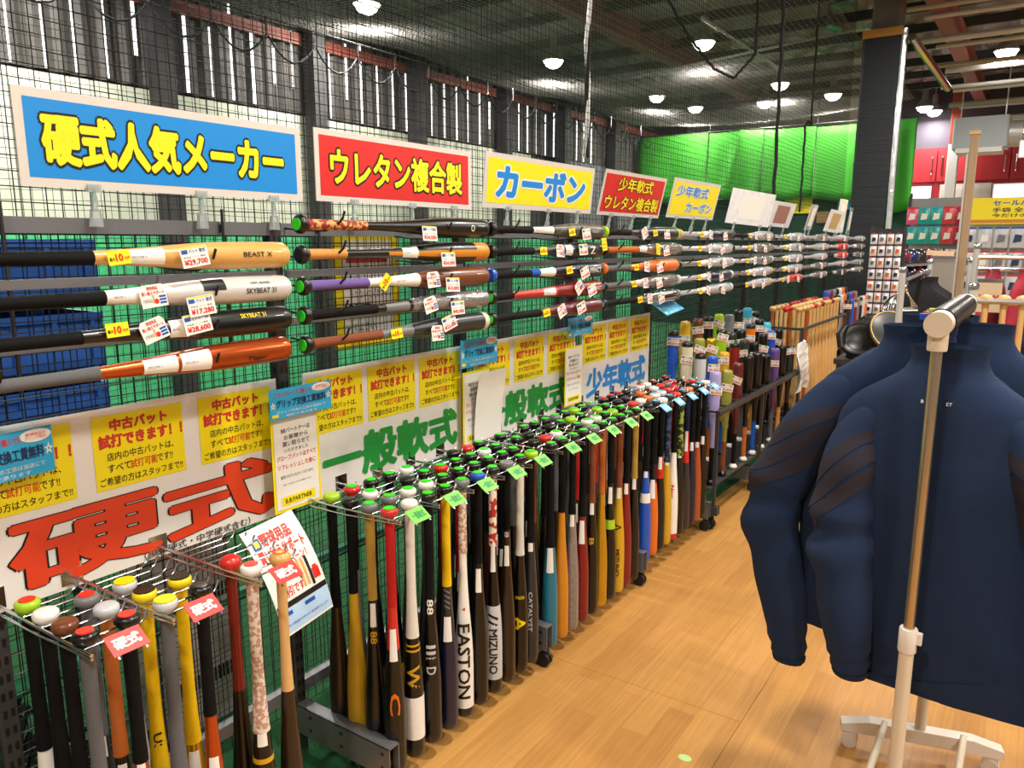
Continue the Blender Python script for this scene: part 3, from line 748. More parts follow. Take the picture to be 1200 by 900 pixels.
# ------------------------------------------------------------------ long boards hung below the bats
def notice_block(w, h):
    """the yellow trial notice, one mesh shared by all"""
    mb = MB()
    mb.rect(0, 0, w, h, 0, 0)
    for bold, mi, z in ((.055, 1, .0006), (.0, 3, .0012)):
        letters(mb, '中古バット', 0, h * .36, w * .62, h * .15, z, mi, bold)
        letters(mb, '試打できます！！', w * .02, h * .15, w * .92, h * .17, z, mi, bold)
    letters(mb, '店内の中古バットは、', 0, -h * .06, w * .74, h * .11, .0006, 2, .012)
    letters(mb, 'すべて', -w * .25, -h * .22, w * .24, h * .11, .0006, 2, .012)
    letters(mb, '試打可能', w * .02, -h * .22, w * .30, h * .12, .0006, 1, .015)
    letters(mb, 'です!!', w * .26, -h * .22, w * .18, h * .11, .0006, 2, .012)
    letters(mb, 'ご希望の方はスタッフまで!!', 0, -h * .39, w * .92, h * .11, .0006, 2, .012)
    return mb.mesh('trial_notice', [p_yel, p_red, p_blk, M('print_rose', 'c8423a', rough=.4, var=0)])
_nb = notice_block(.238, .185)
def long_board(label, y0, y1, text, fill, outline, tw, tcx, small=None, bold=.05, th=.40):
    z0, z1 = .838, 1.256; w, h = y1 - y0, z1 - z0
    t = thing('hanging_board', label, 'sign', (-1.842, (y0 + y1) / 2, z0), 'long boards below the lying bats', RACK_ROT)
    MB().box(-w / 2, w / 2, 0, h, -.002, .0).build('board', M('board_plastic_white', 'e6e2dd', rough=.35, var=.03, coat=.3), t)
    n = 3; pw = w / n
    for i in range(n):
        o = link('trial_notice', _nb, t); o.location = (-w / 2 + pw * (i + .5), h * .735, .0015)
        o.scale = (min(1, (pw - .012) / .238), 1, 1)
    if outline:
        mb = MB(); letters(mb, text, tcx * w, h * .265, tw * w, h * th, .0012, 0, bold + .014); mb.build('lettering_outline', outline, t)
    mb = MB(); letters(mb, text, tcx * w, h * .265, tw * w, h * th, .002, 0, bold); mb.build('lettering', fill, t)
    if small:
        mb = MB(); letters(mb, small, w * .17, h * .035, w * .38, h * .055, .002, 0, .008); mb.build('small_lettering', p_blk, t)
long_board('long white board with large red black-outlined characters under yellow notices', .60, 1.455, '硬式', p_org, p_blk, .83, .045, '（少年硬式・中学硬式含む）', .03, .40)
long_board('long white board with green characters beside the red-lettered board', 1.555, 2.345, '一般軟式', p_green, None, .86, .02, None, .045, .33)
long_board('long white board with green characters partly behind a blank sheet', 2.42, 3.245, '一般軟式', p_green, None, .86, -.02, None, .045, .33)
long_board('long white board with blue characters beside the bat stand', 3.31, 4.11, '少年軟式', p_blue, None, .86, .0, None, .045, .33)

def poster(name, label, x, y, z, w, h, base, builder, yaw=0., lean=0., roll=0., curl=0., grp=None, cat='poster'):
    t = thing(name, label, cat, (x, y, z), grp, RACK_ROT @ Matrix.Rotation(yaw, 3, 'Y') @ Matrix.Rotation(lean, 3, 'X') @ Matrix.Rotation(roll, 3, 'Z'))
    cf = (lambda px, py, pz: (px, py, pz + curl * ((py / h) ** 2) * h)) if curl else (lambda *p: p)
    mb = MB(); n = 8; vs = []; fs = []
    for d in (0, -.0012):
        for i in range(n + 1):
            for sx in (-1, 1): vs.append(cf(sx * w / 2, -h / 2 + h * i / n, d))
    for i in range(n):
        a = 2 * i; fs.append((a, a + 1, a + 3, a + 2)); b = a + 2 * (n + 1); fs.append((b, b + 2, b + 3, b + 1))
    mb.add(vs, fs).build('sheet', base, t)
    builder(t, w, h, cf)
    return t
def part(t, name, matl, items, cf=lambda *p: p):
    mb = MB()
    for it in items:
        if it[0] == 'r':
            _, cx, cy, w, h, z = it; n = 6
            vs = [cf(cx + sx * w / 2, cy - h / 2 + h * i / n, z) for i in range(n + 1) for sx in (-1, 1)]
            mb.add(vs, [(2 * i, 2 * i + 1, 2 * i + 3, 2 * i + 2) for i in range(n)])
        else:
            _, s, cx, cy, w, h, z, bold = it; letters(mb, s, cx, cy, w, h, z, 0, bold, 2, False, cf)
    return mb.build(name, matl, t)
def blue_poster(t, w, h, cf):
    part(t, 'lettering', p_nav, [('t', 'グリップ交換工賃無料', .0, .0, w * .8, h * .26, .0012, .03)])
    part(t, 'headline', p_red, [('t', 'グリップテープご購入で!!', -w * .12, h * .31, w * .6, h * .15, .0012, .015)])
    part(t, 'stars', paper, [('t', '☆', -w * .45, -.02 * h, w * .08, h * .24, .0012, .03), ('t', '☆', w * .45, .02 * h, w * .08, h * .24, .0012, .03),
                             ('t', 'グリップ交換の工賃は当店にて', 0, -h * .28, w * .8, h * .1, .0012, 0), ('t', '無料で承ります', 0, -h * .42, w * .5, h * .09, .0012, 0)])
    o = MB().lathe([(1, .0006), (.96, .0012)], 20).build('oval', paper, t); o.scale = (w * .16, h * .14, 1); o.location = (w * .33, h * .34, 0)
    part(t, 'oval_lettering', p_red, [('t', '新規商品の', w * .33, h * .38, w * .2, h * .07, .003, 0), ('t', 'グリップ限定!!', w * .33, h * .30, w * .22, h * .07, .003, 0)])
    part(t, 'corner_mark', p_yel, [('r', -w * .42, -h * .38, w * .1, h * .1, .0012)])
GB = 'blue grip posters clipped on the boards'
poster('grip_poster', 'cyan poster with dark lettering at the left end of the red-lettered board', -1.79, .695, 1.198, .215, .105, p_cyan, blue_poster, .1, grp=GB)
poster('grip_poster', 'cyan poster with dark lettering between the red-lettered and first green-lettered boards', -1.78, 1.495, 1.192, .232, .088, p_cyan, blue_poster, grp=GB)
poster('grip_poster', 'cyan poster with dark lettering above the blank white sheet', -1.79, 2.395, 1.232, .24, .108, p_cyan, blue_poster, grp=GB)
poster('grip_poster', 'cyan poster with dark lettering at the start of the blue-lettered board', -1.79, 3.20, 1.262, .24, .088, p_cyan, blue_poster, grp=GB)
poster('grip_poster', 'cyan poster lying flat and tilted next to the bat stand', -1.70, 4.0, 1.315, .30, .14, p_cyan, blue_poster, 0, -1.0, .1, grp=GB)
def partner(t, w, h, cf):
    part(t, 'white_field', paper, [('r', 0, 0, w * .9, h * .94, .001)])
    part(t, 'lettering', p_blk, [('t', 'BBパートナーは', 0, h * .33, w * .6, h * .05, .002, .005), ('t', 'お客様から', 0, h * .26, w * .5, h * .05, .002, .005), ('t', '買い取らせて', 0, h * .19, w * .56, h * .05, .002, .005),
                                 ('t', 'いただきました', 0, h * .125, w * .5, h * .035, .002, 0), ('t', '販売させていただいております。', 0, -h * .14, w * .7, h * .035, .002, 0), ('t', '詳しくはスタッフまでお尋ねください', 0, -h * .22, w * .6, h * .02, .002, 0)])
    part(t, 'red_lettering', p_red, [('t', 'グローブ,バットはすべて', 0, h * .055, w * .82, h * .055, .002, .01), ('t', 'リフレッシュした後に', 0, -h * .035, w * .8, h * .055, .002, .01)])
    part(t, 'yellow_field', p_yel, [('r', 0, -h * .39, w * .7, h * .09, .0018)])
    part(t, 'name_lettering', p_blk, [('t', 'B.B.PARTNER', 0, -h * .39, w * .56, h * .045, .0026, .01)])
GP = 'yellow-bordered partner posters'
poster('partner_poster', 'narrow yellow-bordered white poster below the cyan one by the red-lettered board', -1.805, 1.487, 1.005, .18, .30, p_yel, partner, grp=GP)
poster('partner_poster', 'narrow yellow-bordered white poster mostly behind the blank sheet', -1.81, 2.40, 1.005, .18, .30, p_yel, partner, grp=GP)
poster('partner_poster', 'narrow yellow-bordered white poster at the start of the blue-lettered board', -1.805, 3.165, 1.025, .165, .285, p_yel, partner, grp=GP)
poster('blank_sheet', 'blank white paper sheet curling over the green-lettered board', -1.785, 2.452, 1.01, .185, .285, paper, lambda *a: None, 0, .12, .02, .1)
def campaign(t, w, h, cf):
    part(t, 'lettering', p_red, [('t', '野球用品', 0, h * .36, w * .55, h * .12, .0012, .03), ('t', '買い替えサポート', 0, h * .22, w * .84, h * .12, .0012, .03), ('t', 'キャンペーン！', .05 * w, h * .10, w * .62, h * .08, .0012, .015)], cf)
    part(t, 'discount_lettering', p_red, [('t', '割引です', -w * .1, -h * .15, w * .4, h * .09, .0012, .02)], cf)
    part(t, 'blue_corner', p_royal, [('r', -w * .36, h * .35, w * .14, h * .1, .0012)], cf)
    part(t, 'yellow_mark', p_yel, [('r', -w * .36, h * .35, w * .08, h * .06, .0018)], cf)
    part(t, 'bat_picture', P['tan'], [('r', w * .12, -h * .06, w * .05, h * .26, .0012), ('r', w * .2, -h * .06, w * .05, h * .26, .0012)], cf)
    part(t, 'bat_picture', p_blk, [('r', w * .28, -h * .07, w * .05, h * .28, .0012)], cf)
    part(t, 'glove_picture', p_red, [('r', w * .38, -h * .12, w * .13, h * .1, .0012), ('r', w * .38, -h * .07, w * .08, h * .05, .0012)], cf)
    part(t, 'black_bar', p_blk, [('r', 0, -h * .25, w * .98, h * .05, .0012)], cf)
    part(t, 'blue_field', p_pale, [('r', 0, -h * .38, w * .98, h * .2, .0012)], cf)
    part(t, 'blue_tab', p_royal, [('r', -w * .35, -h * .32, w * .2, h * .035, .002)], cf)
    part(t, 'blue_tab', p_royal, [('r', w * .1, -h * .32, w * .2, h * .035, .002)], cf)
    part(t, 'small_lettering', p_royal, [('t', '期間中に対象商品をお持ちの方', -w * .2, -h * .42, w * .5, h * .025, .002, 0), ('t', '最大還元いたします', w * .25, -h * .42, w * .36, h * .025, .002, 0)], cf)
poster('campaign_poster', 'curled white campaign poster with red headline leaning below the red-lettered board', -1.60, 1.285, .775, .20, .30, paper, campaign, .15, -.45, .02, -.25)

# notices and crates behind the net
t = thing('net_notice', 'yellow framed notice with handwritten black lettering tied to the net', 'sign', (-2.07, 2.08, 1.27), None, RACK_ROT)
MB().box(-.17, .17, 0, .44, -.004, 0).build('frame_board', p_yel, t)
MB().box(-.125, .125, .05, .39, .0, .002).build('white_field', paper, t)
mb = MB(); letters(mb, 'こちらのネットに', 0, .24, .21, .035, .003); letters(mb, 'うたないでください。', .01, .195, .21, .03, .003); letters(mb, '●ご注意', -.05, .15, .11, .03, .003, 0, .02); letters(mb, 'ください。', -.02, .075, .12, .03, .003); mb.build('lettering', p_blk, t)
MB().box(-.11, .1, .31, .35, .002, .004).build('red_swoosh', p_red, t)
blue_pl = M('crate_blue', '1c4f9c', rough=.45, var=.08)
for i in range(3):
    t = thing('ball_crate', 'blue plastic crate behind the net, %s of its stack' % ('lowest', 'middle one', 'topmost')[i], 'crate', (-2.75, 1.1, .98 + i * .235), 'blue crates behind the net')
    mb = MB(); mb.box(-.17, .17, -.3, .24, 0, .015)
    for sx in (-1, 1): mb.box(sx * .17 - .006, sx * .17 + .006, -.3, .24, 0, .21)
    for sy in (-.3, .24): mb.box(-.17, .17, sy - .006, sy + .006, 0, .21)
    mb.build('shell', blue_pl, t)
    for z in (.05, .15, .2): MB().box(.176, .186, -.3, .24, z - .012, z + .012).build('rib', blue_pl, t)
    for j in range(5): MB().box(.176, .184, -.28 + .12 * j, -.265 + .12 * j, .02, .2).build('rib', blue_pl, t)
t = thing('crate_table', 'steel table carrying the blue crates behind the net', 'table', (-2.75, 1.07, 0))
MB().box(-.2, .2, -.35, .3, .955, .98).build('tabletop', steel_d, t)
for sx in (-.18, .18):
    for sy in (-.32, .27): MB().box(sx - .015, sx + .015, sy - .015, sy + .015, .004, .955).build('leg', steel_d, t)
# grey heater box behind the lower grid and dark odds
t = thing('white_heater', 'pale grey box with louvres behind the lower wire grid', 'heater', (-2.35, 1.38, 0.004))
MB().bbox(-.12, .12, -.12, .16, 0, .74, .02).build('case', M('heater_white', 'bdb7ad', rough=.5), t)
for i in range(14): MB().box(.1195, .124, -.09 + .016 * i, -.083 + .016 * i, .15, .2).build('louvre', p_blk, t)
for i in range(14): MB().box(.1195, .124, -.09 + .016 * i, -.083 + .016 * i, .45, .5).build('louvre', p_blk, t)
MB().tube([(-2.25, -.2, .42), (-2.25, 3.4, .42)], .025, 8).build('cage_pipe', M('pipe_green', '1f7c55', rough=.5))
tag(bpy.data.objects['cage_pipe'], 'green horizontal pipe running behind the lower wire grid', 'pipe')

t = thing('net_bundle', 'heap of black netting with silver clips behind the lower left grid', 'net', (-2.2, .78, .004))
rn = random.Random(4); mb = MB()
for i in range(60):
    p = Vector((rn.uniform(-.12, .12), rn.uniform(-.22, .22), 0)); pts = []
    for j in range(7): pts.append((p.x + rn.uniform(-.05, .05), p.y + rn.uniform(-.08, .08), .02 + abs(rn.gauss(.14, .1)) * (1 - abs(p.y) * 2)))
    mb.tube(pts, .008, 5)
stuff(mb.build('netting', net_m, t))
mb = MB()
for i in range(36): z = .1 + .022 * i; mb.tube([(.02 * math.sin(i * 1.9), -.1 + .02 * math.cos(i * 2.3), z), (.03 * math.cos(i * 2.9), -.09 + .03 * math.sin(i * 1.3), z + .05)], .014, 5)
stuff(mb.build('hanging_twist', net_m, t))
for i in range(7): MB().tube([(.1, -.15 + .05 * i, .18 + .05 * (i % 3)), (.13, -.13 + .05 * i, .185 + .05 * (i % 3)), (.12, -.11 + .05 * i, .2 + .05 * (i % 3))], .006, 5).build('silver_clip', chrome, t)

# ------------------------------------------------------------------ prong hooks with hanging bats
mb = MB()
mb.tube([(-.0, -.012, .012), (.0, -.012, -.03)], .003, 5)
mb.box(-.002, .006, -.03, .03, -.02, .03)
_arm = MB().box(-.002, .006, -.025, .025, -.02, .03).tube([(0, 0, 0), (.2, 0, .002), (.425, 0, .008)], .004, 6).tube([(0, 0, -.02), (.2, 0, -.016), (.425, 0, .0)], .003, 6).mesh('arm', chrome, 60)
_fing = MB().tube([(-.017, 0, 0), (-.017, .115, .0), (-.017, .132, .012), (-.017, .142, .03)], .0028, 6).tube([(.017, 0, 0), (.017, .115, .0), (.017, .132, .012), (.017, .142, .03)], .0028, 6).mesh('finger', chrome, 60)
def card(txt, base, ink):
    mb = MB(); mb.box(-.036, .036, -.024, .024, -.0008, .0008, 0); mb.box(-.03, -.026, -.03, .02, -.004, -.001, 2); mb.box(.026, .03, -.03, .02, -.004, -.001, 2)
    letters(mb, txt, 0, 0, .052, .024, .0014, 1, .05)
    return mb.mesh('category_card', [base, ink, chrome])
_cards = {'r': card('硬式', card_r, paper), 'g': card('一般軟式', card_g, p_green), 'b': card('少年軟式', card_b, paper)}
CARD_ROT = Matrix.Translation((.432, .065, .012)) @ RACK_ROT.to_4x4() @ Matrix.Rotation(-.95, 4, 'X')
def hook(y, sec, label):
    t = thing('bat_hook', label, 'hook', (-1.846, y, .868), 'chrome prong hooks for hanging bats')
    link('arm', _arm, t)
    for x in (.12, .20, .28, .36): link('finger', _fing, t).location = (x, 0, .002)
    o = link('category_card', _cards['rggb'[sec]], t); o.matrix_local = CARD_ROT
    return t

CN = dict(black='black', g_black='black', g_white='white', g_yellow='yellow', g_red='red', g_brown='brown', g_tan='tan', g_grey='grey', g_purple='purple', g_orange='orange', g_navy='navy', g_gold='gold', g_blue='blue', g_maroon='maroon', g_lime='lime',
          g_redpat='red-white', g_worn='worn white', g_bluepat='blue camouflage', g_greenpat='lime camouflage', g_mixpat='red patterned', goldmetal='gold', copperm='copper', whitemetal='pearl white', darkgrey='dark grey', darkred='dark red', darkbrown='dark brown', wrapgrey='grey', g_lavender='lavender')
def cn(k): return CN.get(k, k)
BOARD = ['red-lettered board', 'first green-lettered board', 'second green-lettered board', 'blue-lettered board']
def hanging(sec, y, row, grip, barrel, knob='black', stick=None, g1=.34, handle=None, cap=None, band=None, text=None, extra='', lab=True, L=None, wood=False, ring=None, segs=None, label=None):
    x = -1.846 + (.36 - .08 * row)
    L = L or (.84 if sec < 3 else .79)
    lb = label or '%s bat with %s grip%s under the %s' % (cn(barrel), cn(grip), extra, BOARD[sec])
    b = bat(lb, 'bats hanging on the prong hooks', (x, y, .898), HANG, L, .0325, segs or simple(grip, barrel, g1, handle, cap, band), knob, stick, ring, wood)
    ph = math.atan2(y, -x)                                # side turned to the aisle, in the bat's own axes
    if lab: link('paper_label', bat_slice(L, .0325, lab[0] if isinstance(lab, tuple) else .37, lab[1] if isinstance(lab, tuple) else .46, .0012, wood, (round(ph - .55, 2), round(ph + .55, 2))), b, P['white'])
    for tx in (text or []):
        wrap_text(tx[0], L, .0325, tx[1], ph + (tx[5] if len(tx) > 5 else 0), tx[2], tx[3], P[tx[4]], b, wood, .02)
    return b

G, Rd, B_ = st_green, st_red, st_blue
# --- under the red-lettered board
for y, lab in ((.66, 'chrome prong hook with a red card, its bats with dark grips'), (.83, 'chrome prong hook with a red card, its bats with yellow grips'), (1.05, 'chrome prong hook with a red card next to the campaign poster')):
    hook(y, 0, lab)
c0, c1 = .022, .107
hanging(0, .66 + c0, 0, 'g_grey', 'darkgrey', 'black', Rd, .62, lab=None)
hanging(0, .66 + c1, 0, 'g_black', 'copperm', 'black', Rd, .40)
hanging(0, .66 + c0, 1, 'g_black', 'copperm', 'brown', None, .46, lab=(.6, .7), wood=False, extra=' and brown knob')
hanging(0, .66 + c1, 1, 'g_orange', 'black', 'silver', None, .42, lab=(.44, .56), extra=' and silver knob')
hanging(0, .66 + c0, 2, 'g_black', 'white', 'white', None, .5, lab=None, extra=' and white knob')
hanging(0, .66 + c1, 2, 'g_grey', 'darkgrey', 'grey', Rd, .4)
hanging(0, .66 + c0, 3, 'g_black', 'white', 'lime', Rd, .42, lab=None, extra=' and green knob')
hanging(0, .83 + c0, 0, 'g_grey', 'grey', 'silver', None, .7, lab=None, text=[('USA', .52, .07, .018, 'white')], ring='yellow', extra=' lettered in white')
hanging(0, .83 + c1, 0, 'g_black', 'copperm', 'black', None, .38, lab=(.5, .6))
hanging(0, .83 + c0, 1, 'g_yellow', 'yellow', 'yellow', None, .56, lab=(.58, .66), text=[('USA', .45, .07, .018, 'black')], ring='black', extra=' lettered in black')
hanging(0, .83 + c1, 1, 'g_yellow', 'goldmetal', 'yellow', None, .5, lab=(.52, .6), ring='black')
hanging(0, .83 + c0, 2, 'g_grey', 'silver', 'silver', None, .4, ring='yellow')
hanging(0, 1.05 + c0, 0, 'g_worn', 'black', 'white', Rd, .52, lab=(.45, .56), band=(.60, .615, 'gold'), text=[('C', .75, .06, .04, 'gold')], extra=' and gold mark')
hanging(0, 1.05 + c1, 0, 'tan', 'darkbrown', 'tan', Rd, .44, lab=None, wood=True, segs=[('handle', .028, .44, 'wood', 0), ('barrel', .44, 1, 'darkbrown', 0)], label='natural wood bat with dark brown barrel hanging by the campaign poster')
hanging(0, 1.05 + c0, 1, 'g_maroon', 'black', 'red', None, .4, lab=None, wood=True, segs=[('handle', .028, .42, 'darkred', 0), ('barrel', .42, 1, 'black', 0)], label='dark red wood bat with black barrel hanging by the campaign poster')

# --- other sections
FRONT = {
 (1, 0): [dict(grip='g_red', barrel='black', knob='red', stick=G, g1=.36, handle='red', lab=(.44, .56), text=[('C', .72, .07, .03, 'orange')], extra=' and orange flame'),
          dict(grip='g_white', barrel='black', knob='white', stick=None, g1=.52, lab=None, segs=[('grip', .036, .52, 'g_white', .0016), ('barrel', .52, .75, 'black', 0), ('white_band', .75, .92, 'white', .0003), ('end_cap', .92, 1, 'black', 0), ('band', .545, .552, 'gold', .0006), ('band', .565, .572, 'gold', .0006)], text=[('W', .67, .08, .04, 'gold')], extra=' and white band')],
 (1, 1): [dict(grip='g_black', barrel='black', knob='black', stick=G, g1=.42, lab=None, text=[('III', .62, .05, .03, 'silver'), ('D', .69, .025, .03, 'silver'), ('88', .44, .05, .02, 'white')], extra=' and silver bars'),
          dict(grip='g_yellow', barrel='navy', knob='black', stick=G, g1=.40, handle='darkgrey', lab=(.52, .62), extra=' and slanting stripes', text=[('/////', .46, .09, .02, 'grey')])],
 (1, 2): [dict(grip='g_worn', barrel='white', knob='grey', stick=G, g1=.30, lab=None, text=[('EASTON', .75, .27, .042, 'black'), ('▼', .53, .012, .01, 'red')], cap='black', extra=' and black lettering'),
          dict(grip='g_black', barrel='black', knob='blue', stick=G, g1=.38, lab=(.4, .5))],
 (1, 3): [dict(grip='g_redpat', barrel='black', knob='black', stick=G, g1=.32, lab=(.34, .45), segs=[('grip', .036, .34, 'g_redpat', .0016), ('handle', .34, .6, 'black', 0), ('silver_band', .60, .93, 'silver', .0004), ('end_cap', .93, 1, 'black', 0)], text=[('MIZUNO', .80, .17, .03, 'black'), ('//', .66, .05, .035, 'black')], extra=' and silver lettering'),
          dict(grip='g_black', barrel='darkbrown', knob='grey', stick=None, g1=.3, text=[('8', .32, .02, .015, 'silver')])],
 (1, 4): [dict(grip='g_white', barrel='black', knob='black', stick=G, g1=.45, lab=None, text=[('A', .76, .05, .045, 'yellow'), ('Λ', .76, .05, .02, 'yellow'), ('SLUGGER', .64, .012, .035, 'yellow')], extra=' and yellow chevron mark'),
          dict(grip='g_black', barrel='darkgrey', knob='lime', stick=G, g1=.42, text=[('CATALYST', .74, .16, .014, 'silver')])],
 (2, 0): [dict(grip='g_black', barrel='teal', knob='black', stick=G, g1=.5, lab=(.5, .62)), dict(grip='g_black', barrel='amber', knob='black', stick=G, g1=.36, lab=None, extra=' and plain barrel')],
 (2, 1): [dict(grip='g_black', barrel='wrapgrey', knob='black', stick=G, g1=.4), dict(grip='g_black', barrel='darkred', knob='black', stick=G, g1=.44, lab=(.46, .58))],
 (2, 2): [dict(grip='g_brown', barrel='black', knob='grey', stick=G, g1=.4, text=[('B', .6, .03, .02, 'gold')]), dict(grip='g_orange', barrel='goldmetal', knob='black', stick=G, g1=.38, lab=None)],
 (2, 3): [dict(grip='g_black', barrel='black', knob='black', stick=G, g1=.35, band=(.55, .60, 'lime')), dict(grip='g_brown', barrel='gold', knob='black', stick=G, g1=.4, text=[('MIZUNO', .82, .13, .02, 'black'), ('Λ', .62, .03, .03, 'black')], extra=' and black lettering')],
 (2, 4): [dict(grip='g_black', barrel='darkred', knob='black', stick=G, g1=.4), dict(grip='g_gold', barrel='black', knob='black', stick=G, g1=.4)],
 (3, 0): [dict(grip='g_black', barrel='blue', knob='black', stick=None, g1=.42, band=(.56, .62, 'white')), dict(grip='g_black', barrel='orange', knob='black', stick=B_, g1=.4, handle='black', lab=(.5, .62))],
 (3, 1): [dict(grip='g_black', barrel='black', knob='white', stick=None, g1=.38, handle='red'), dict(grip='g_bluepat', barrel='gold', knob='black', stick=B_, g1=.44)],
 (3, 2): [dict(grip='g_black', barrel='white', knob='red', stick=None, g1=.4, lab=None, text=[('Nexus', .68, .1, .02, 'red')], cap='red', extra=' and red lettering'), dict(grip='g_greenpat', barrel='black', knob='black', stick=B_, g1=.45)],
 (3, 3): [dict(grip='g_navy', barrel='darkgrey', knob='orange', stick=None, g1=.3, handle='red', lab=(.3, .44)), dict(grip='g_black', barrel='navy', knob='black', stick=B_, g1=.4)],
 (3, 4): [dict(grip='g_black', barrel='copper', knob='black', stick=B_, g1=.42), dict(grip='g_black', barrel='black', knob='white', stick=None, g1=.4)],
}
SECOND = {(1, 0): [dict(grip='g_gold', barrel='black', knob='grey', stick=G, g1=.36, text=[('88', .5, .04, .02, 'gold')], extra=' and gold digits'), dict(grip='g_brown', barrel='black', knob='grey', stick=G, g1=.38, band=(.66, .74, 'gold'))],
          (1, 1): [dict(grip='g_black', barrel='navy', knob='white', stick=G), dict(grip='g_grey', barrel='grey', knob='white', stick=G, g1=.5)]}
hy = {1: [1.525, 1.695, 1.865, 2.035, 2.205], 2: [2.42, 2.59, 2.76, 2.93, 3.09], 3: [3.305, 3.475, 3.645, 3.815, 3.98]}
ordn = ('first', 'second', 'third', 'fourth', 'fifth')
rh = random.Random(5)
for s in (1, 2, 3):
    for i, y in enumerate(hy[s]):
        hook(y, s, 'chrome prong hook, %s under the %s' % (ordn[i], BOARD[s]))
        for c, cy in enumerate((c0, c1)):
            if s == 1 and i == 4 and c == 1: cy = .095
            hanging(s, y + cy, 0, **FRONT[(s, i)][c])
            for row in (1, 2, 3):
                if row == 1 and (s, i) in SECOND: hanging(s, y + cy, 1, **SECOND[(s, i)][c]); continue
                if rh.random() < .1: continue
                gp = rh.choice(['g_black'] * 6 + ['g_grey', 'g_brown', 'g_navy', 'g_red', 'g_white'])
                br = rh.choice(['black'] * 4 + ['darkgrey', 'darkbrown', 'navy', 'maroon', 'gold', 'wrapgrey'])
                if s < 3: kn, stk = rh.choice(['black'] * 12 + ['grey', 'white', 'red', 'lime']), (G if rh.random() < .8 else None)
                else: kn, stk = rh.choice(['black', 'black', 'black', 'grey', 'orange', 'white', 'red']), rh.choice([None, None, B_, st_red])
                hanging(s, y + cy, row, gp, br, kn, stk, rh.choice([.33, .36, .4, .44]), lab=(.42, .52) if rh.random() < .4 else None,
                        label='%s bat, %s grip, row %s on the %s hook under the %s' % (cn(br), cn(gp), ('one', 'two', 'three', 'four')[row], ordn[i], BOARD[s]))

# ------------------------------------------------------------------ stand with bats set upside down
ST0, ST1 = 4.20, 5.98
t = thing('bat_stand', 'black steel two-shelf stand holding upside-down bats beside the blue-lettered board', 'rack', (0, ST0, 0)); ln = ST1 - ST0
def bar(nm, a, b, th, m=steel_d):
    a = Vector(a); b = Vector(b)
    lo = [min(a[i], b[i]) - th / 2 for i in range(3)]; hi = [max(a[i], b[i]) + th / 2 for i in range(3)]
    return MB().box(lo[0], hi[0], lo[1], hi[1], lo[2], hi[2]).build(nm, m, t)
for x in (-1.45, -1.545, -1.635, -1.725, -1.815):
    bar('shelf_bar', (x, 0, .70), (x, ln, .70), .014)
for j in range(19):
    y = ln * j / 18; bar('cross_bar', (-1.81, y, .70), (-1.45, y, .70), .01)
bar('front_rail', (-1.437, 0, .695), (-1.437, ln, .695), .024)
MB().box(-1.83, -1.47, 0, ln, .232, .24).build('lower_shelf', steel_d, t)
for i, x in enumerate((-1.59, -1.68, -1.77)):
    MB().box(x - .045, x + .04, 0, ln, .24, .24 + .08 * (i + 1)).build('step', beam_dark, t)
for y in (.0, .86, ln):
    for x in (-1.445, -1.82): bar('leg', (x, y, .1), (x, y, .70), .018)
    bar('foot', (-1.84, y, .115), (-1.44, y, .115), .05)
    for x in (-1.46, -1.82):
        link('caster', _cast, t).location = (x, y, .0)
sc_ = ['lavender', 'olive', 'maroon', 'black', 'black', 'black', 'purple', 'black', 'darkgrey', 'silver', 'blue', 'gold', 'darkred', 'darkgrey', 'black', 'black', 'blue', 'black',
       'cream', 'olive', 'goldmetal', 'lime', 'darkgrey', 'black', 'orange', 'black', 'skyblue', 'blue', 'gold', 'brown', 'black', 'lime', 'grey', 'darkgrey', 'skyblue', 'black']
gs = ['g_black', 'g_brown', 'g_black', 'g_orange', 'g_blue', 'g_black', 'g_grey', 'g_tan', 'g_black']
rs = random.Random(9)
for row in range(4):
    for j in range(9):
        c = sc_[row * 9 + j]; g = gs[(j + row * 2) % 9]
        x = -1.50 - .09 * row; y = ST0 + .085 + .2 * j + rs.uniform(-.012, .012); z = .241 + .08 * row
        L = rs.choice([.66, .68, .70])
        b = bat('%s bat with %s grip upside down in %s row of the stand' % (cn(c), cn(g), ('the front', 'the second', 'the third', 'the rear')[row]), 'upside-down bats in the stand', (x, y, z), STAND, L, .033,
                simple(g, c, .33, None, 'black' if row and c != 'black' and j % 3 == 0 else None), rs.choice(['white', 'black', 'white']))
        if rs.random() < .75:
            o = link('price_tag', tag_mesh('price', '6,800'), b)
            a = math.atan2(-y, -x) + rs.uniform(-.3, .3); r = .038
            o.matrix_local = Matrix.Translation((r * math.cos(a), r * math.sin(a), L * rs.uniform(.84, .95))) @ Matrix(((-math.sin(a), 0, math.cos(a)), (math.cos(a), 0, math.sin(a)), (0, 1, 0))).to_4x4() @ Matrix.Rotation(rs.uniform(-.4, .2), 4, 'Z')

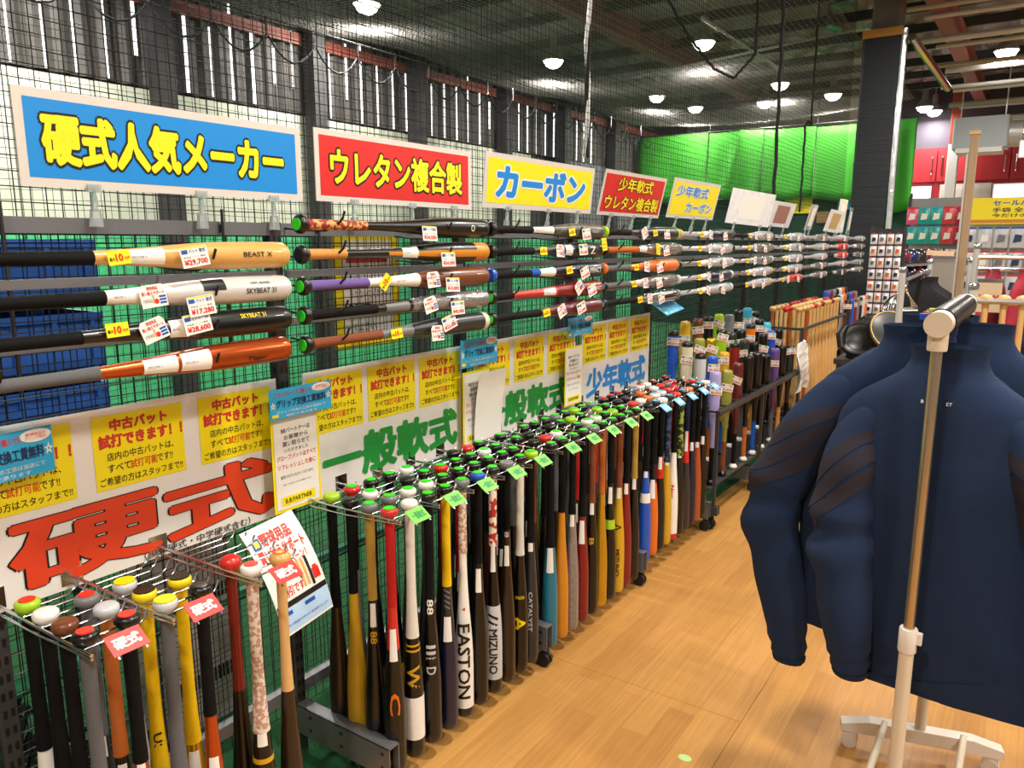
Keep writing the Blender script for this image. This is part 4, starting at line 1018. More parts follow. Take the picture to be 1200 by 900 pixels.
# film pouch beside the stand, pale wooden bats beyond it
t = thing('film_pouch', 'crumpled silver film pouch hanging at the end of the bat stand', 'pouch', (-1.42, 5.94, .71))
mb = MB(); vs = []; fs = []
for i in range(7):
    for j in range(7):
        u = i / 6; w = j / 6; vs.append((.03 * math.sin(u * 7 + w * 5), (u - .5) * (.26 - .06 * w) + .06 * w, .36 * (w - .45) + .02 * math.sin(u * 9)))
for i in range(6):
    for j in range(6): a = i * 7 + j; fs.append((a, a + 7, a + 8, a + 1))
o = mb.add(vs, fs).build('pouch_film', film, t); sm = o.modifiers.new('thickness', 'SOLIDIFY'); sm.thickness = .003
t = thing('wooden_bat_rack', 'low dark rack holding pale wooden bats past the bat stand', 'rack', (-1.6, 6.1, 0))
bar('rail', (-.22, 0, 1.0), (-.22, 1.55, 1.0), .02); bar('rail', (.13, 0, 1.0), (.13, 1.55, 1.0), .02)
for y in (0, 1.55):
    bar('side_rail', (-.22, y, 1.0), (.13, y, 1.0), .02)
    for x in (-.22, .13): bar('leg', (x, y, .01), (x, y, 1.0), .022)
MB().box(-.24, .15, 0, 1.55, .30, .34).build('base_tray', beam_dark, t)
for row in range(3):
    for j in range(12):
        c = 'wood' if (j * 7 + row * 3) % 5 else rs.choice(['copper', 'tan', 'wood'])
        b = bat('pale wooden bat in clear film standing in the low dark rack' if c == 'wood' else '%s wooden bat in clear film standing in the low dark rack' % c, 'wooden bats in the low rack', (-1.73 + .1 * row, 6.2 + .125 * j, 1.157), HANG, .815, .032,
                [('handle', .028, .40, c, 0), ('barrel', .40, 1, c, 0)], rs.choice(['wood', 'red', 'wood', 'darkred']), None, None, True)

# ------------------------------------------------------------------ garment rack with navy jackets
GX, GY0, GY1, GZ = -.175, 1.93, 2.60, 1.475
ivory = M('ivory_plastic', 'd9cbb4', rough=.45, var=.03)
pole_m = M('pole_brushed', 'b9aa92', rough=.22, metal=.85, var=.1, scale=20, stretch=(20, 20, 1))
white_pl = M('white_plastic', 'e3dcd2', rough=.4, var=.03)
t = thing('garment_rack', 'ivory and chrome rolling garment rack carrying navy jackets', 'rack', (GX, GY0, 0))
for y in (0, GY1 - GY0):
    MB().tube([(0, y, .09), (0, y, .74)], .0165, 14).build('lower_pole', ivory, t, 40)
    MB().tube([(0, y, .72), (0, y, GZ - .05)], .0125, 14).build('upper_pole', pole_m, t, 40)
    c = MB().lathe([(.0195, 0), (.0205, .003), (.0205, .057), (.019, .06)], 16, 0, (0, y, .69)).build('height_clamp', white_pl, t, 40)
    MB().bbox(.016, .03, y - .008, y + .008, .715, .742, .002).build('clamp_lever', white_pl, c)
    MB().lathe([(.02, -.06), (.021, -.055), (.021, .0)], 16, 0, (0, y, GZ)).tube([(0, y - .032 if y < .1 else y + .032, GZ), (0, y + .032 if y < .1 else y - .032, GZ)], .0285, 20).build('top_joint', ivory, t, 40)
    mb = MB(); prof = [(-.235, .085), (-.235, .06), (.235, .06), (.235, .085), (.15, .105), (-.15, .105)]
    yw = .27; rt = lambda a, b: (a * math.cos(yw) - b * math.sin(yw), y + a * math.sin(yw) + b * math.cos(yw))
    vs = [(*rt(a, -.022), z) for a, z in prof] + [(*rt(a, .022), z) for a, z in prof]; n = 6
    mb.add(vs, [tuple(range(n)), tuple(range(2 * n - 1, n - 1, -1))] + [(i, i + n, (i + 1) % n + n, (i + 1) % n) for i in range(n)]).build('base_bar', white_pl, t)
    for xx in (-.205, .205):
        x, yy = rt(xx, 0); MB().tube([(x, yy - .02, .025), (x, yy + .02, .025)], .025, 14).box(x - .022, x + .022, yy - .018, yy + .018, .028, .062).build('caster', white_pl, t, 40)
for x in (-.10, .12): MB().tube([(x, .28 * x, .10), (x, GY1 - GY0 + .28 * x, .10)], .011, 10).build('base_rod', ivory, t, 40)
MB().tube([(0, 0, GZ), (0, GY1 - GY0, GZ)], .0115, 12).build('hanging_bar', pole_m, t, 40)

def cloth_tube(path, rad, n, fn, mbx, a0=0, a1=2 * math.pi):
    """a tube with per-ring (rx, ry), wrinkled by fn(t, angle)"""
    k = len(path); o = len(mbx.v); pts = [Vector(p) for p in path]
    for i, p in enumerate(pts):
        d = (pts[min(i + 1, k - 1)] - pts[max(i - 1, 0)]).normalized()
        u = Vector((0, 1, 0)); u = (u - d * u.dot(d)).normalized(); w = d.cross(u)
        for j in range(n + 1):
            a = a0 + (a1 - a0) * j / n; q = 1 + fn(i / (k - 1), a)
            mbx.v.append(tuple(p + u * math.cos(a) * rad[i][1] * q + w * math.sin(a) * rad[i][0] * q))
    for i in range(k - 1):
        for j in range(n):
            mbx.f.append([o + i * (n + 1) + j, o + i * (n + 1) + j + 1, o + (i + 1) * (n + 1) + j + 1, o + (i + 1) * (n + 1) + j]); mbx.m.append(0)
def interp(keys, n):
    out = []
    for i in range(n):
        t = i / (n - 1) * (len(keys) - 1); a = min(int(t), len(keys) - 2); f = t - a
        p = [keys[max(0, min(len(keys) - 1, a + q))] for q in (-1, 0, 1, 2)]
        out.append(tuple(.5 * (2 * p[1][c] + (p[2][c] - p[0][c]) * f + (2 * p[0][c] - 5 * p[1][c] + 4 * p[2][c] - p[3][c]) * f * f + (3 * p[1][c] - p[0][c] - 3 * p[2][c] + p[3][c]) * f ** 3) for c in range(len(keys[0]))))
    return out
SLV = [(.04, .02, .735), (.13, .008, .70), (.185, -.004, .635), (.215, -.02, .53), (.245, -.03, .42), (.255, -.04, .33), (.245, -.055, .21), (.228, -.06, .09), (.218, -.055, .02), (.214, -.053, -.04)]
def jacket(label, x, y, yaw, cloth, stripe, seed, group, drop=.872, left=None, right=None, scale=1., ztop=1.405, hem=.235, hx=0., flat=.6):
    """hangs from the collar; left/right: (out from the middle, forward, height) down a sleeve"""
    t = thing('jacket', label, 'jacket', (x, y, ztop - drop * scale), group)
    t.rotation_euler = (0, 0, yaw); t.scale = (scale, scale * flat, scale)          # pressed between its neighbours
    rd = random.Random(seed); p1, p2, p3 = [rd.uniform(0, 6) for _ in range(3)]
    # body rings from the hem up into the stand collar: (z, half width, half depth)
    keys = [(.0, hem, .078), (.05, hem + .006, .084), (.14, hem + .012, .092), (.32, .252, .10), (.50, .256, .104), (.61, .255, .10), (.68, .242, .094), (.73, .208, .088), (.77, .152, .08), (.80, .108, .072), (.822, .091, .066),
            (.842, .084, .062), (.858, .085, .063), (drop, .087, .065)]
    rings = interp(keys, 64)
    mb = MB(); n = 72
    def wr(z, a):
        q = max(0, min(1, 1 - z / .72))
        f = .050 * math.sin(4 * a + p1 + 3 * z) * q + .030 * math.sin(7 * a + p2 - 6 * z) * q + .018 * math.sin(11 * a + p3 + 9 * z) * q
        f += .022 * math.sin(26 * z + 3 * math.sin(a * 2 + p2) + p3) * math.exp(-((z - .12) / .12) ** 2)        # gathers over the hem
        f += .02 * math.sin(18 * (z + .25 * abs(math.cos(a))) + p1) * math.exp(-((z - .58) / .12) ** 2)          # drag lines below the shoulders
        return f
    def cx(z): return hx * max(0, 1 - z / .6)
    cloth_tube([(cx(r[0]), .012 * math.sin(r[0] * 4 + p2), r[0]) for r in rings], [(r[1], r[2]) for r in rings], n, lambda tt, a: wr(rings[min(63, int(round(tt * 63)))][0], a), mb)
    cloth_tube([(0, .012 * math.sin(drop * 4 + p2), drop), (0, .012 * math.sin(drop * 4 + p2), drop - .03)], [(.087, .065), (.078, .056)], n, lambda tt, a: 0, mb)
    cloth_tube([(cx(0), .012 * math.sin(p2), .03), (cx(0), .012 * math.sin(p2), 0)], [(hem - .02, .06), (hem, .078)], n, lambda tt, a: wr(0, a), mb)
    mb.build('body', cloth, t, 80)
    mb = MB(); cloth_tube([(cx(0), .012 * math.sin(p2), .004), (cx(0), .012 * math.sin(p2), .03), (cx(.05), .012 * math.sin(.2 + p2), .05)], [(hem + .003, .081), (hem + .007, .085), (hem + .008, .087)], n, lambda tt, a: wr(.05 * tt, a), mb)
    mb.build('hem_band', cloth, t, 80)
    mb = MB(); sp = []
    for j in range(41):
        a = 2 * math.pi * j / 40; q = 1 + wr(.803, a)
        sp.append((.1035 * math.sin(a) * q, .0715 * math.cos(a) * q + .012 * math.sin(.803 * 4 + p2), .803 - .014 * math.cos(a) ** 2))
    mb.tube(sp, .0022, 5).build('collar_seam', cloth, t, 80)
    for s, keyl in ((-1, left or SLV), (1, right or SLV)):
        sk = [(s * k[0], k[1], k[2]) for k in keyl]
        rk = [(.02, .02), (.046, .056), (.064, .08), (.076, .094), (.078, .092), (.076, .088), (.07, .08), (.062, .07), (.052, .058), (.044, .05)]
        path = interp(sk, 60); rad = interp(rk, 60); q0 = rd.uniform(0, 6)
        def ws(tt, a, q=q0):
            el = math.exp(-((tt - .56) / .10) ** 2); up = math.exp(-((tt - .3) / .12) ** 2); cf = math.exp(-((tt - .9) / .06) ** 2)
            f = .24 * el * math.sin(tt * 46 + 1.3 * math.sin(a + q)) * (.6 + .4 * math.cos(a - 1.2 * s))
            f += .05 * up * math.sin(tt * 30 + 2 * math.sin(a + q)) + .07 * cf * math.sin(tt * 90 + math.sin(a + q)) + .035 * math.sin(2 * a + 7 * tt + q)
            return f
        mb = MB(); cloth_tube(path, rad, 36, ws, mb)
        sl = mb.build('sleeve', cloth, t, 80)
        for q in range(3):                                  # dark slanting bands on the upper sleeve
            def at(f): f = max(0., min(58.999, f)); i = int(f); return [tuple(u + (v - u) * (f - i) for u, v in zip(arr[i], arr[i + 1])) for arr in (path, rad)]
            mb = MB(); vs = []; nb, na = 4, 36
            for ib in range(nb + 1):
                for j in range(na + 1):
                    a = 2 * math.pi * j / na; f = 14 + q * 4.4 + 3.7 * ib / nb + s * 6.0 * math.sin(a)
                    p, rr = at(f); p0, p1 = Vector(at(f - .5)[0]), Vector(at(f + .5)[0]); d = (p1 - p0).normalized()
                    u = Vector((0, 1, 0)); u = (u - d * u.dot(d)).normalized(); w = d.cross(u); g = 1 + ws(f / 59, a)
                    vs.append(tuple(Vector(p) + u * math.cos(a) * (rr[1] * g + .0016) + w * math.sin(a) * (rr[0] * g + .0016)))
            mb.add(vs, [(ib * (na + 1) + j, ib * (na + 1) + j + 1, (ib + 1) * (na + 1) + j + 1, (ib + 1) * (na + 1) + j) for ib in range(nb) for j in range(na)])
            mb.build('dark_band', stripe, sl, 80)
        e = Vector(path[-1]); mb = MB()
        cloth_tube([path[-3], path[-1], tuple(e + Vector((0, 0, -.006))), tuple(e + Vector((0, 0, .02)))], [tuple(v + .003 for v in rad[-3]), tuple(v + .002 for v in rad[-1]), tuple(v * .92 for v in rad[-1]), tuple(v * .85 for v in rad[-1])], 36, lambda tt, a: ws(.97, a), mb)
        mb.build('cuff', cloth, sl, 80)
    MB().tube([(.02 + hx, .088, .012), (.02 + hx, .088, -.004)], .004, 6).box(.016 + hx, .024 + hx, .086, .090, -.03, -.004).build('zip_pull', M('zip_black', '1b1b1b', rough=.4, metal=.5), t)
    return t
GJ = 'navy jackets on the garment rack'
J1L = [(.04, .02, .735), (.13, .008, .70), (.178, -.008, .63), (.192, -.035, .53), (.196, -.06, .43), (.19, -.08, .35), (.172, -.10, .24), (.152, -.108, .13), (.14, -.105, .05), (.134, -.103, .0)]
J1R = [(.04, .02, .735), (.135, .008, .705), (.2, -.005, .635), (.25, -.02, .53), (.30, -.03, .42), (.325, -.04, .34), (.33, -.055, .21), (.32, -.06, .09), (.312, -.055, .02), (.308, -.053, -.04)]
J2L = [(.04, .02, .745), (.14, .008, .71), (.205, -.004, .648), (.255, -.02, .55), (.31, -.03, .43), (.335, -.04, .34), (.315, -.055, .20), (.282, -.06, .05), (.264, -.055, -.06), (.258, -.053, -.12)]
j1 = jacket('navy fleece jacket hanging foremost on the rack, next to the rack pole', GX + .01, 2.11, -.16, navy_cloth, dark_stripe, 1, GJ, left=J1L, right=J1R, hem=.225, hx=.085, ztop=1.405, flat=.85)
mb = MB(); letters(mb, 'B', -.028, 0, .006, .008, 0, 0); letters(mb, 'ET', .03, 0, .012, .008, 0, 0)
o = mb.build('chest_lettering', paper, j1); o.matrix_local = Matrix.Translation((0, -.088, .745)) @ BACK_ROT.to_4x4() @ Matrix.Rotation(-.35, 4, 'X')
jacket('navy fleece jacket pushed left with a bent elbow, second on the rack', GX - .07, 2.23, .10, navy_cloth, dark_stripe, 2, GJ, ztop=1.44, left=J2L)
jacket('navy fleece jacket turned right, third on the rack', GX + .05, 2.32, -.15, navy_cloth, dark_stripe, 3, GJ, ztop=1.445)
jacket('navy fleece jacket with the highest collar, fourth on the rack', GX - .05, 2.41, .03, navy_cloth, dark_stripe, 4, GJ, ztop=1.455)
jacket('navy fleece jacket squeezed behind the bent elbow, fifth on the rack', GX - .04, 2.50, .12, navy_cloth, dark_stripe, 5, GJ, ztop=1.45)
hang_pl = M('hanger_black', '151517', rough=.3, var=.05)
def hanger(x, y, z, yaw, label, group, drop=.0, mat=None, w=.15):
    t = thing('coat_hanger', label, 'hanger', (x, y, z), group); t.rotation_euler = (0, 0, yaw)
    MB().tube([(.0, .0, -.075), (0, 0, -.03), (.006, 0, -.02), (.022, 0, -.006), (.024, 0, .006), (.012, 0, .019), (-.004, 0, .021), (-.018, 0, .012)], .0028, 6).build('hook', chrome, t, 60)
    MB().tube([(-w, 0, -.235 - drop), (-w * .5, 0, -.16 - drop * .5), (0, 0, -.075), (w * .5, 0, -.16 - drop * .5), (w, 0, -.235 - drop)], [.006, .008, .009, .008, .006], 8).build('shoulder_bar', mat or hang_pl, t, 60)
for i, (x, y, yw) in enumerate(((GX + .01, 2.11, -.16), (GX - .03, 2.23, .1), (GX + .02, 2.32, -.15), (GX, 2.41, .03), (GX, 2.50, .12))):
    hanger(GX, y, GZ - .008, yw, 'black coat hanger holding the %s navy jacket' % ordn[i], 'hangers under the navy jackets')
# spare black hanger sleeves bunched on the bar
for i in range(15):
    y = 1.985 + .04 * i
    o = MB().lathe([(.016, -.016), (.031, -.015), (.033, 0), (.031, .015), (.016, .016)], 20).build('hanger_collar', hang_pl, None, 40)
    o.location = (GX, y, GZ); o.rotation_euler = (math.pi / 2, 0, 0)
    tag(o, 'black plastic ring threaded on the garment rack bar', 'ring', 'rings on the garment rack bar')
for i, (c, nm) in enumerate((('blue', 'blue'), ('red', 'red'), ('green', 'green'), ('yellow', 'yellow'))):
    o = MB().bbox(-.009, .009, -.006, .006, -.007, .007, .002).build('size_chip', P[c]); o.location = (GX - .042, 2.03 + .06 * i, GZ + .006)
    tag(o, 'small %s size chip clipped beside the garment rack bar' % nm, 'size chip')

# ------------------------------------------------------------------ other racks and goods farther down the shop
black_cloth = M('black_cloth', '14151a', rough=.95, var=.15, scale=30)
maroon_cloth = M('maroon_cloth', '8e1c30', rough=.9, var=.15, scale=30)
ink_cloth = M('ink_navy_cloth', '1b2333', rough=.9, var=.15, scale=30)
def chrome_rack(label, x0, x1, y, ztop, along='x', y1=None):
    t = thing('chrome_rack', label, 'rack', (x0, y, 0))
    ex, ey = x1 - x0, (y1 or y) - y
    for a, b in ((0, 0), (ex, ey)):
        MB().tube([(a, b, .03), (a, b, ztop)], .017, 10).build('upright', pipe_m, t, 40)
        MB().lathe([(.02, 0), (.022, .02), (.015, .03)], 12, 0, (a, b, ztop)).build('finial', chrome, t, 40)
        px, py = (0, .22) if abs(ex) > abs(ey) else (.22, 0)
        MB().tube([(a - px, b - py, .05), (a + px, b + py, .05)], .014, 8).build('foot_bar', pipe_m, t, 40)
        for sg in (-1, 1): MB().tube([(a + sg * px, b + sg * py - .01, .022), (a + sg * px, b + sg * py + .01, .022)], .022, 10).build('caster', rubber, t, 40)
    MB().tube([(0, 0, ztop - .05), (ex, ey, ztop - .05)], .013, 8).build('hanging_bar', chrome, t, 40)
    MB().tube([(0, 0, .25), (ex, ey, .25)], .01, 8).build('lower_bar', chrome, t, 40)
    return t
chrome_rack('chrome garment rack with black jackets behind the navy ones', -.60, -.70, 4.5, 1.50, y1=6.6)
for i in range(3):
    jacket('black jacket on the chrome rack, %s along its bar' % ordn[i], -.664 - .011 * i, 5.85 + .24 * i, .3, black_cloth, black_cloth, 20 + i, 'black jackets on the chrome rack', scale=.9, ztop=1.41)
    hanger(-.664 - .011 * i, 5.85 + .24 * i, 1.442, .3, 'coat hanger holding the %s black jacket' % ordn[i], 'hangers of the black jackets')
for i in range(6):                                          # empty bent-wire arms
    t = thing('wire_hanger', 'empty chrome wire hanger dangling near the end of the chrome rack', 'hanger', (-.603 - .002 * i, 4.56 + .04 * i, 1.45), 'empty wire hangers on the chrome rack')
    t.rotation_euler = (0, 0, .7 + .12 * i)
    MB().tube([(0, 0, -.03), (.0, 0, .0), (.018, 0, .008), (.02, 0, .0)], .003, 6).build('hook', chrome, t, 60)
    MB().tube([(0, 0, -.03), (.09, 0, -.13), (.1, 0, -.155), (-.1, 0, -.155), (-.09, 0, -.13)], .0035, 6, closed=True).build('frame', chrome, t, 60)
chrome_rack('chrome garment rack carrying maroon jackets near the tall wooden post', -.42, .55, 6.3, 1.52)
for i in range(4):
    jacket('maroon jacket on the chrome rack behind the wooden post', -.28 + .19 * i, 6.3, 1.3, maroon_cloth, maroon_cloth, 30 + i, 'maroon jackets on the chrome rack', scale=.95, ztop=1.48)
    hanger(-.28 + .19 * i, 6.3, 1.462, 1.3, 'coat hanger holding a maroon jacket', 'hangers of the maroon jackets')
for i in range(3):
    jacket('ink blue jacket hanging to the right of the maroon jackets', .06 + .2 * i, 5.2, 1.25, ink_cloth, ink_cloth, 40 + i, 'ink blue jackets', scale=1.0, ztop=1.56)
    hanger(.06 + .2 * i, 5.2, 1.562, 1.25, 'coat hanger holding an ink blue jacket', 'hangers of the ink blue jackets')
chrome_rack('chrome garment rack carrying ink blue jackets', -.32, .75, 5.2, 1.62)
# wooden post with steel pole and hanging price placard
t = thing('sign_post', 'tall pale wooden post with a steel strip rising above the garment racks', 'post', (-.40, 5.35, 0))
MB().bbox(-.022, .022, -.018, .018, .02, 2.27, .004).build('wooden_post', M('post_wood', 'a98f70', rough=.55, var=.15, scale=10, stretch=(6, 6, .5)), t)
MB().box(-.032, -.022, -.022, .0, .1, 2.16).build('steel_strip', pipe_m, t)
MB().bbox(-.1, .1, -.1, .1, .0, .02, .01).build('base_plate', steel_d, t)
MB().box(-.028, .028, -.024, .024, 2.27, 2.29).build('cap', P['wood'], t)
t = thing('price_placard', 'cream price placard with red figures on the maroon jacket rack', 'sign', (-.235, 5.19, 1.43), None, BACK_ROT)
MB().box(-.06, .06, -.17, 0, -.003, .003).build('placard', M('placard_cream', 'd8c3a2', rough=.6), t)
mb = MB(); letters(mb, '¥1,980', 0, -.10, .1, .06, .004, 0, .03); mb.build('lettering', p_red, t)
MB().box(-.065, .065, 0, .02, -.006, .006).build('clip_rail', chrome, t)
MB().tube([(0, .02, 0), (0, .14, 0)], .004, 6).build('clip_hook', chrome, t)
# long pale price flag over the racks
o = MB().box(-.13, .13, -.002, .002, -.05, 0).build('shelf_flag', M('flag_peach', 'd9b48e', rough=.6)); o.location = (-.9, 9.3, 1.572); o.rotation_euler = (0, .05, .3)
tag(o, 'long peach coloured shelf flag sticking out over the goods', 'sign')
# bats of pale wood hung at the right
chrome_rack('chrome rail with pale wooden practice bats at the aisle side', -.24, .62, 3.95, 1.45)
for i in range(12):
    b = bat('pale wooden practice bat hanging from the chrome rail', 'practice bats on the chrome rail', (-.19 + .068 * i, 3.95 + .02, 1.425), HANG, .84, .032, [('handle', .028, .40, 'wood', 0), ('barrel', .40, 1, 'wood', 0)], 'wood', None, None, True)
# catcher's helmets and pads, dark
def glove(label, x, y, z, m, s=1., yaw=0.):
    t = thing('baseball_glove', label, 'glove', (x, y, z), 'gloves on the low table'); t.rotation_euler = (0, 0, yaw)
    r = Matrix.Translation((0, 0, .1)) @ Matrix.Rotation(1.0, 4, 'X')
    def put(o): o.matrix_local = r @ Matrix.Scale(s, 4); return o
    put(MB().lathe([(.004, -.02), (.09, -.018), (.125, .0), (.138, .03), (.132, .05), (.112, .052), (.085, .03), (.05, .012), (.004, .008)], 26).build('palm', m, t, 60))
    put(MB().tube([(.125 * math.cos(a * .3), .125 * math.sin(a * .3), .053) for a in range(1, 20)], .006, 6).build('rim_lace', P['darkgrey'], t, 60))
    put(MB().bbox(-.05, .05, .10, .16, -.01, .045, .015).build('web', m, t, 40))
    put(MB().tube([(-.11, -.07, .03), (-.13, .02, .06), (-.10, .09, .07)], [.03, .034, .02], 10).build('thumb', m, t, 60))
    put(MB().tube([(-.07, -.11, -.01), (0, -.135, .0), (.07, -.11, -.01)], .022, 8).build('wrist_strap', m, t, 60))
t = thing('low_table', 'low dark table with black gloves behind the navy jackets', 'table', (-.74, 5.2, 0))
MB().bbox(-.25, .1, -.3, .4, .93, .96, .01).build('tabletop', beam_dark, t)
for sx in (-.22, .07):
    for sy in (-.27, .37): MB().box(sx - .015, sx + .015, sy - .015, sy + .015, 0, .93).build('leg', steel_d, t)
blk_leather = M('leather_black', '1a1a1c', rough=.4, var=.1)
for i, (x, y, nm) in enumerate(((-.87, 5.02, 'nearest the wooden bats'), (-.74, 5.26, 'in the middle of the table'), (-.88, 5.47, 'at the back of the table'))):
    glove('black leather glove ' + nm, x, y, .961, blk_leather, .82, .4 * i)
t = thing('round_case', 'round black case with a gold trim ring and gold emblem on the low table', 'case', (-.70, 5.06, 1.115))
t.rotation_euler = (.9, .25, .5)
MB().lathe([(.02, -.03), (.13, -.03), (.15, -.015), (.15, .015), (.13, .03), (.02, .03)], 26).build('case', blk_leather, t, 40)
MB().tube([(.143 * math.cos(a * .2618), .143 * math.sin(a * .2618), .024) for a in range(24)], .005, 6, closed=True).build('trim_ring', P['gold'], t, 60)
MB().rect(-.02, -.03, .05, .025, .0315).build('emblem', P['goldmetal'], t)
MB().tube([(0, -.14, -.02), (0, -.2, -.1), (0, -.16, -.2)], .012, 6).build('strap', blk_leather, t, 60)

# pegboard gondolas with packed goods
def gondola(label, x0, x1, y, z0, z1, m):
    t = thing('pegboard_gondola', label, 'shelf', ((x0 + x1) / 2, y, 0)); w = x1 - x0
    MB().box(-w / 2, w / 2, 0, .03, z0, z1).build('pegboard', m, t)
    for s in (-1, 1): MB().box(s * w / 2 - .02, s * w / 2 + .02, -.02, .04, 0, z1 + .03).build('upright', steel_d, t)
    MB().box(-w / 2, w / 2, -.3, .03, .02, .12).build('base_shelf', steel, t)
    return t
def pack(label, x, y, z, w, h, m, group, emblem):
    t = thing('goods_pack', label, 'package', (x, y, z), group)
    mb = MB(); n = 5; vs = []; fs = []
    for d in (-1, 1):
        for i in range(n + 1):
            for j in range(n + 1):
                u, v = i / n, j / n; b = .02 * math.sin(u * math.pi) * math.sin(v * math.pi)
                vs.append((w * (u - .5), d * b, -h + h * v * .92))
    for d in (0, 1):
        for i in range(n):
            for j in range(n):
                a = d * (n + 1) ** 2 + i * (n + 1) + j; q = (a, a + n + 1, a + n + 2, a + 1); fs.append(q if d == 0 else q[::-1])
    mb.add(vs, fs).build('bag', m, t, 60)
    MB().box(-w / 2, w / 2, -.002, .002, -h * .09, 0).build('header_card', emblem[0], t)
    MB().add([(-w * .3, -.022, -h * .75), (w * .25, -.022, -h * .7), (w * .3, -.022, -h * .4), (-w * .2, -.022, -h * .35)], [(0, 1, 2, 3)]).build('printed_patch', emblem[1], t)
    MB().tube([(0, .12, .0), (0, -.03, .0), (0, -.04, .012)], .003, 5).build('peg_hook', chrome, t)
YG = 12.9
gondola('grey pegboard gondola with bags of bright practice balls under the doors', -1.72, -.98, YG + .12, .3, 2.3, M('peg_grey', '8e8a88', rough=.6))
bag = {n: M('bag_' + n, h, rough=.25, coat=.5, var=.1, scale=8) for n, h in dict(teal='1b9a90', red='d13a44', pink='d8527c', crimson='b01f3c').items()}
for r in range(2):
    for i, c in enumerate(('pink', 'teal', 'teal', 'red', 'crimson')):
        if i == 0 and r: c = 'teal'
        pack('%s bag hanging on the grey pegboard, %s row' % (c, ('upper', 'lower')[r]), -1.66 + .157 * i, YG, 2.17 - .28 * r, .15, .25, bag[c], 'bright bags on the grey pegboard', (p_red if c != 'teal' else p_cyan, paper))
for r in range(4):
    for i in range(4):
        pack('small white carton hanging on the grey pegboard below the bright bags', -1.3 + .11 * i, YG, 1.58 - .17 * r, .1, .15, M('carton_white', 'cfc9c2', rough=.5), 'white cartons on the pegboard', (p_red if r % 2 else P['grey'], p_blk if i % 2 else P['orange']))
gondola('white pegboard gondola under the yellow banner', -.95, .75, YG - .6, .3, 2.02, M('peg_white', 'b7b5b3', rough=.6))
for r in range(3):
    for i in range(9):
        pack('pale blue and white glove pack hanging under the yellow banner', -.86 + .185 * i, YG - .74, 1.86 - .31 * r, .16, .27, M('pack_pale', 'bcc3cf', rough=.2, coat=.5, var=.2, scale=14), 'pale glove packs under the banner', (p_red if r else p_royal, (p_nav, paper, P['grey'])[i % 3]))
t = thing('sale_banner', 'yellow banner with blue and black lettering above the pale glove packs', 'banner', (-.17, YG - .72, 1.90), None, BACK_ROT)
MB().box(-.8, .8, 0, .34, -.004, .004).build('banner_sheet', p_yel, t)
mb = MB(); letters(mb, 'セールバッティング', 0, .27, .9, .07, .006, 0, .03); mb.build('headline', p_royal, t)
mb = MB(); letters(mb, '手袋 全品 お買い得', 0, .18, .9, .06, .006, 0, .02); letters(mb, '今だけの特別価格', -.05, .11, .8, .05, .006, 0, .02); mb.build('lettering', p_blk, t)
mb = MB().rect(0, .035, 1.5, .045, .006); mb.build('orange_band', M('print_ochre', 'c8832a', rough=.5), t)
MB().rect(.62, .17, .34, .32, .006).build('dark_picture', P['darkgrey'], t)
t = thing('orange_sign', 'orange shelf sign with dark lettering above the ink blue jackets', 'sign', (.30, 7.2, 1.50), None, BACK_ROT)
MB().box(-.3, .3, 0, .16, -.004, .004).build('sign_sheet', M('print_orange', 'e89a2a', rough=.5), t)
mb = MB(); letters(mb, 'OUTLET SALE', 0, .05, .45, .05, .006, 0, .03); mb.build('lettering', p_red, t)
MB().tube([(0, 0, 0), (0, -1.5, 0)], .008, 6).build('stand_pole', pipe_m, t)
# grey goods shelf and peg racks in the middle distance
t = thing('grey_cabinet', 'plain grey cabinet side rising beside the pegboard goods', 'cabinet', (-.86, 9.3, 0))
MB().bbox(-.1, .12, -.15, .2, .0, 1.50, .008).build('body', M('cabinet_grey', '8f8b86', rough=.6), t)
MB().box(-.11, .13, -.16, .21, 1.50, 1.52).build('top', steel, t)
# helmets and small goods on the far side of the racks
helm = [M('helmet_%s' % n, h, rough=.2, coat=.6, var=.05) for n, h in (('navy', '1b2550'), ('dark', '222226'), ('maroon', '6b2030'))]
for i in range(14):
    r, c = divmod(i, 7)
    x = -1.42 + .055 * c; y = 9.2 + .22 * c; z = 1.44 - .2 * r
    t = thing('batting_helmet', '%s batting helmet on the far helmet rack' % ('navy', 'black', 'maroon')[i % 3], 'helmet', (x, y, z), 'helmets on the far rack')
    mb = MB(); mb.lathe([(.09, 0), (.1, .04), (.092, .09), (.065, .13), (.03, .148), (.004, .15)], 14); mb.build('shell', helm[i % 3], t, 60)
    MB().lathe([(.09, 0), (.12, .004), (.115, .012), (.09, .012)], 14).build('brim', helm[(i + 1) % 3], t, 60)
    MB().lathe([(.02, 0), (.015, .004)], 8, 0, (.0, -.1, .05)).build('emblem', paper, t)
t = thing('helmet_rack', 'dark wire rack holding batting helmets before the padded column', 'rack', (-1.25, 9.2, 0))
for z in (1.235, 1.435):
    MB().add([(-.27, -.08, z), (-.1, -.18, z), (.28, 1.38, z), (.1, 1.48, z), (-.27, -.08, z - .012), (-.1, -.18, z - .012), (.28, 1.38, z - .012), (.1, 1.48, z - .012)], [(0, 1, 2, 3), (7, 6, 5, 4), (0, 4, 5, 1), (1, 5, 6, 2), (2, 6, 7, 3), (3, 7, 4, 0)]).build('shelf', steel_d, t)
for x, y in ((-.25, -.09), (-.11, -.16), (.26, 1.37), (.11, 1.45)): MB().tube([(x, y, 0), (x, y, 1.6)], .012, 6).build('upright', steel_d, t)

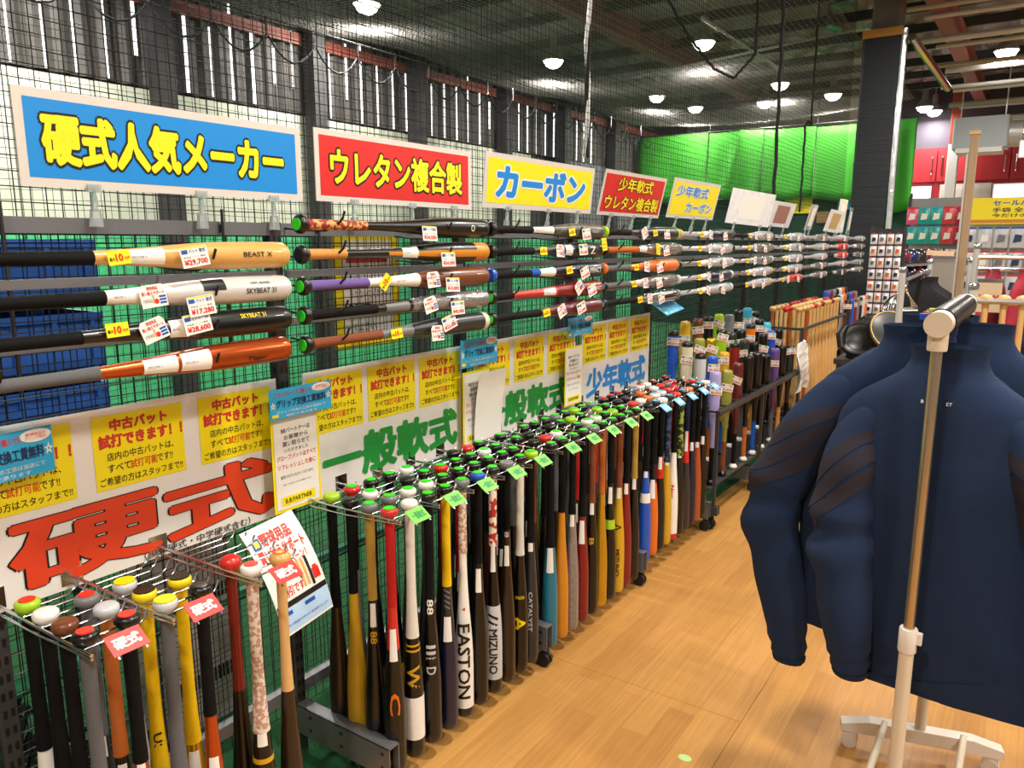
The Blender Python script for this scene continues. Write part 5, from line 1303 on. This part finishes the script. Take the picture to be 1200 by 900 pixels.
gp = thing('sleeve_panel', 'dark peg panel full of small silver packs beside the helmets', 'shelf', (-1.36, 8.95, 0))
MB().box(-.16, .16, 0, .02, .4, 1.8).build('panel', beam_dark, gp)
for sx in (-.16, .16): MB().box(sx - .012, sx + .012, -.012, .03, 0, 1.82).build('upright', steel_d, gp)
for r in range(7):
    for i in range(4):
        pack('small silver and %s pack hanging on the dark peg panel' % ('red', 'blue')[(r + i) % 2], -1.475 + .077 * i, 8.84, 1.75 - .12 * r, .066, .11, film, 'small packs on the dark peg panel', (p_red if (r + i) % 2 == 0 else p_royal, (p_nav, P['grey'], P['orange'])[(r * 2 + i) % 3]))
t = thing('bat_bin', 'low dark bin of short coloured bats past the pale wooden bats', 'rack', (-1.55, 7.75, 0))
MB().box(-.2, .14, 0, 1.0, .3, .34).build('tray', beam_dark, t)
for y in (0, 1.0):
    for x in (-.2, .14): bar('leg', (x, y, .01), (x, y, .8), .02)
for x in (-.2, .14): bar('rail', (x, 0, .8), (x, 1.0, .8), .018)
for row in range(3):
    for j in range(7):
        c = ('blue', 'darkred', 'grey', 'black', 'silver', 'orange', 'darkgrey')[(j + row * 3) % 7]
        b = bat('short %s bat standing upside down in the low dark bin' % cn(c), 'short bats in the low bin', (-1.69 + .1 * row, 7.84 + .135 * j, .341), STAND, .78 + .04 * (2 - row), .032, simple('g_black', c, .33), 'white')
        if (j + row) % 2 == 0:
            o = link('price_tag', tag_mesh('price', '6,800'), b); a = math.atan2(-7.9, 1.6)
            o.matrix_local = Matrix.Translation((.037 * math.cos(a), .037 * math.sin(a), .72)) @ Matrix(((-math.sin(a), 0, math.cos(a)), (math.cos(a), 0, math.sin(a)), (0, 1, 0))).to_4x4()

# air conditioner, duct, exit sign high at the back
t = thing('air_handler', 'grey ceiling air handler with a silver duct above the red cupboards', 'air conditioner', (-.95, 14.5, 3.1))
MB().bbox(-.42, .32, -.3, .3, 0, .46, .02).build('case', M('ac_grey', 'a9b0b5', rough=.5), t)
MB().box(-.36, .26, -.31, .28, -.07, 0).build('grille', white_wall, t)
MB().tube([(.32, 0, .2), (1.6, 0, .2)], .19, 16).build('duct', pipe_m, t, 40)
for i in range(4): MB().tube([(.5 + .3 * i, 0, .2), (.53 + .3 * i, 0, .2)], .2, 16).build('duct_band', chrome, t, 40)
for x in (-.35, .25): MB().tube([(x, 0, .46), (x, 0, 1.58)], .01, 5).build('hanger_rod', pipe_m, t)
t = thing('lit_sign', 'small white lit box sign hanging under the silver duct', 'sign', (-.32, 13.6, 2.86))
MB().bbox(-.13, .13, -.04, .04, 0, .24, .01).build('case', M('sign_case', 'dddddd', rough=.5), t)
MB().rect(0, 0, .22, .2, 0).build('lit_face', M('lit_face', 'f4fff6', var=0, emit=1.2), t).matrix_local = Matrix.Translation((0, -.042, .12)) @ BACK_ROT.to_4x4()
MB().tube([(0, 0, .24), (0, 0, 1.82)], .012, 6).build('drop_rod', white_pl, t)
o = MB().lathe([(.028, 0), (.02, .0008)], 12).build('floor_sticker', M('sticker_pale_green', 'b8d890', rough=.6)); o.location = (-.80, 2.17, .0); o.scale = (.8, .6, 1)
tag(o, 'small pale green sticker on the wooden floor', 'sticker')

bpy.data.objects.remove(_to)
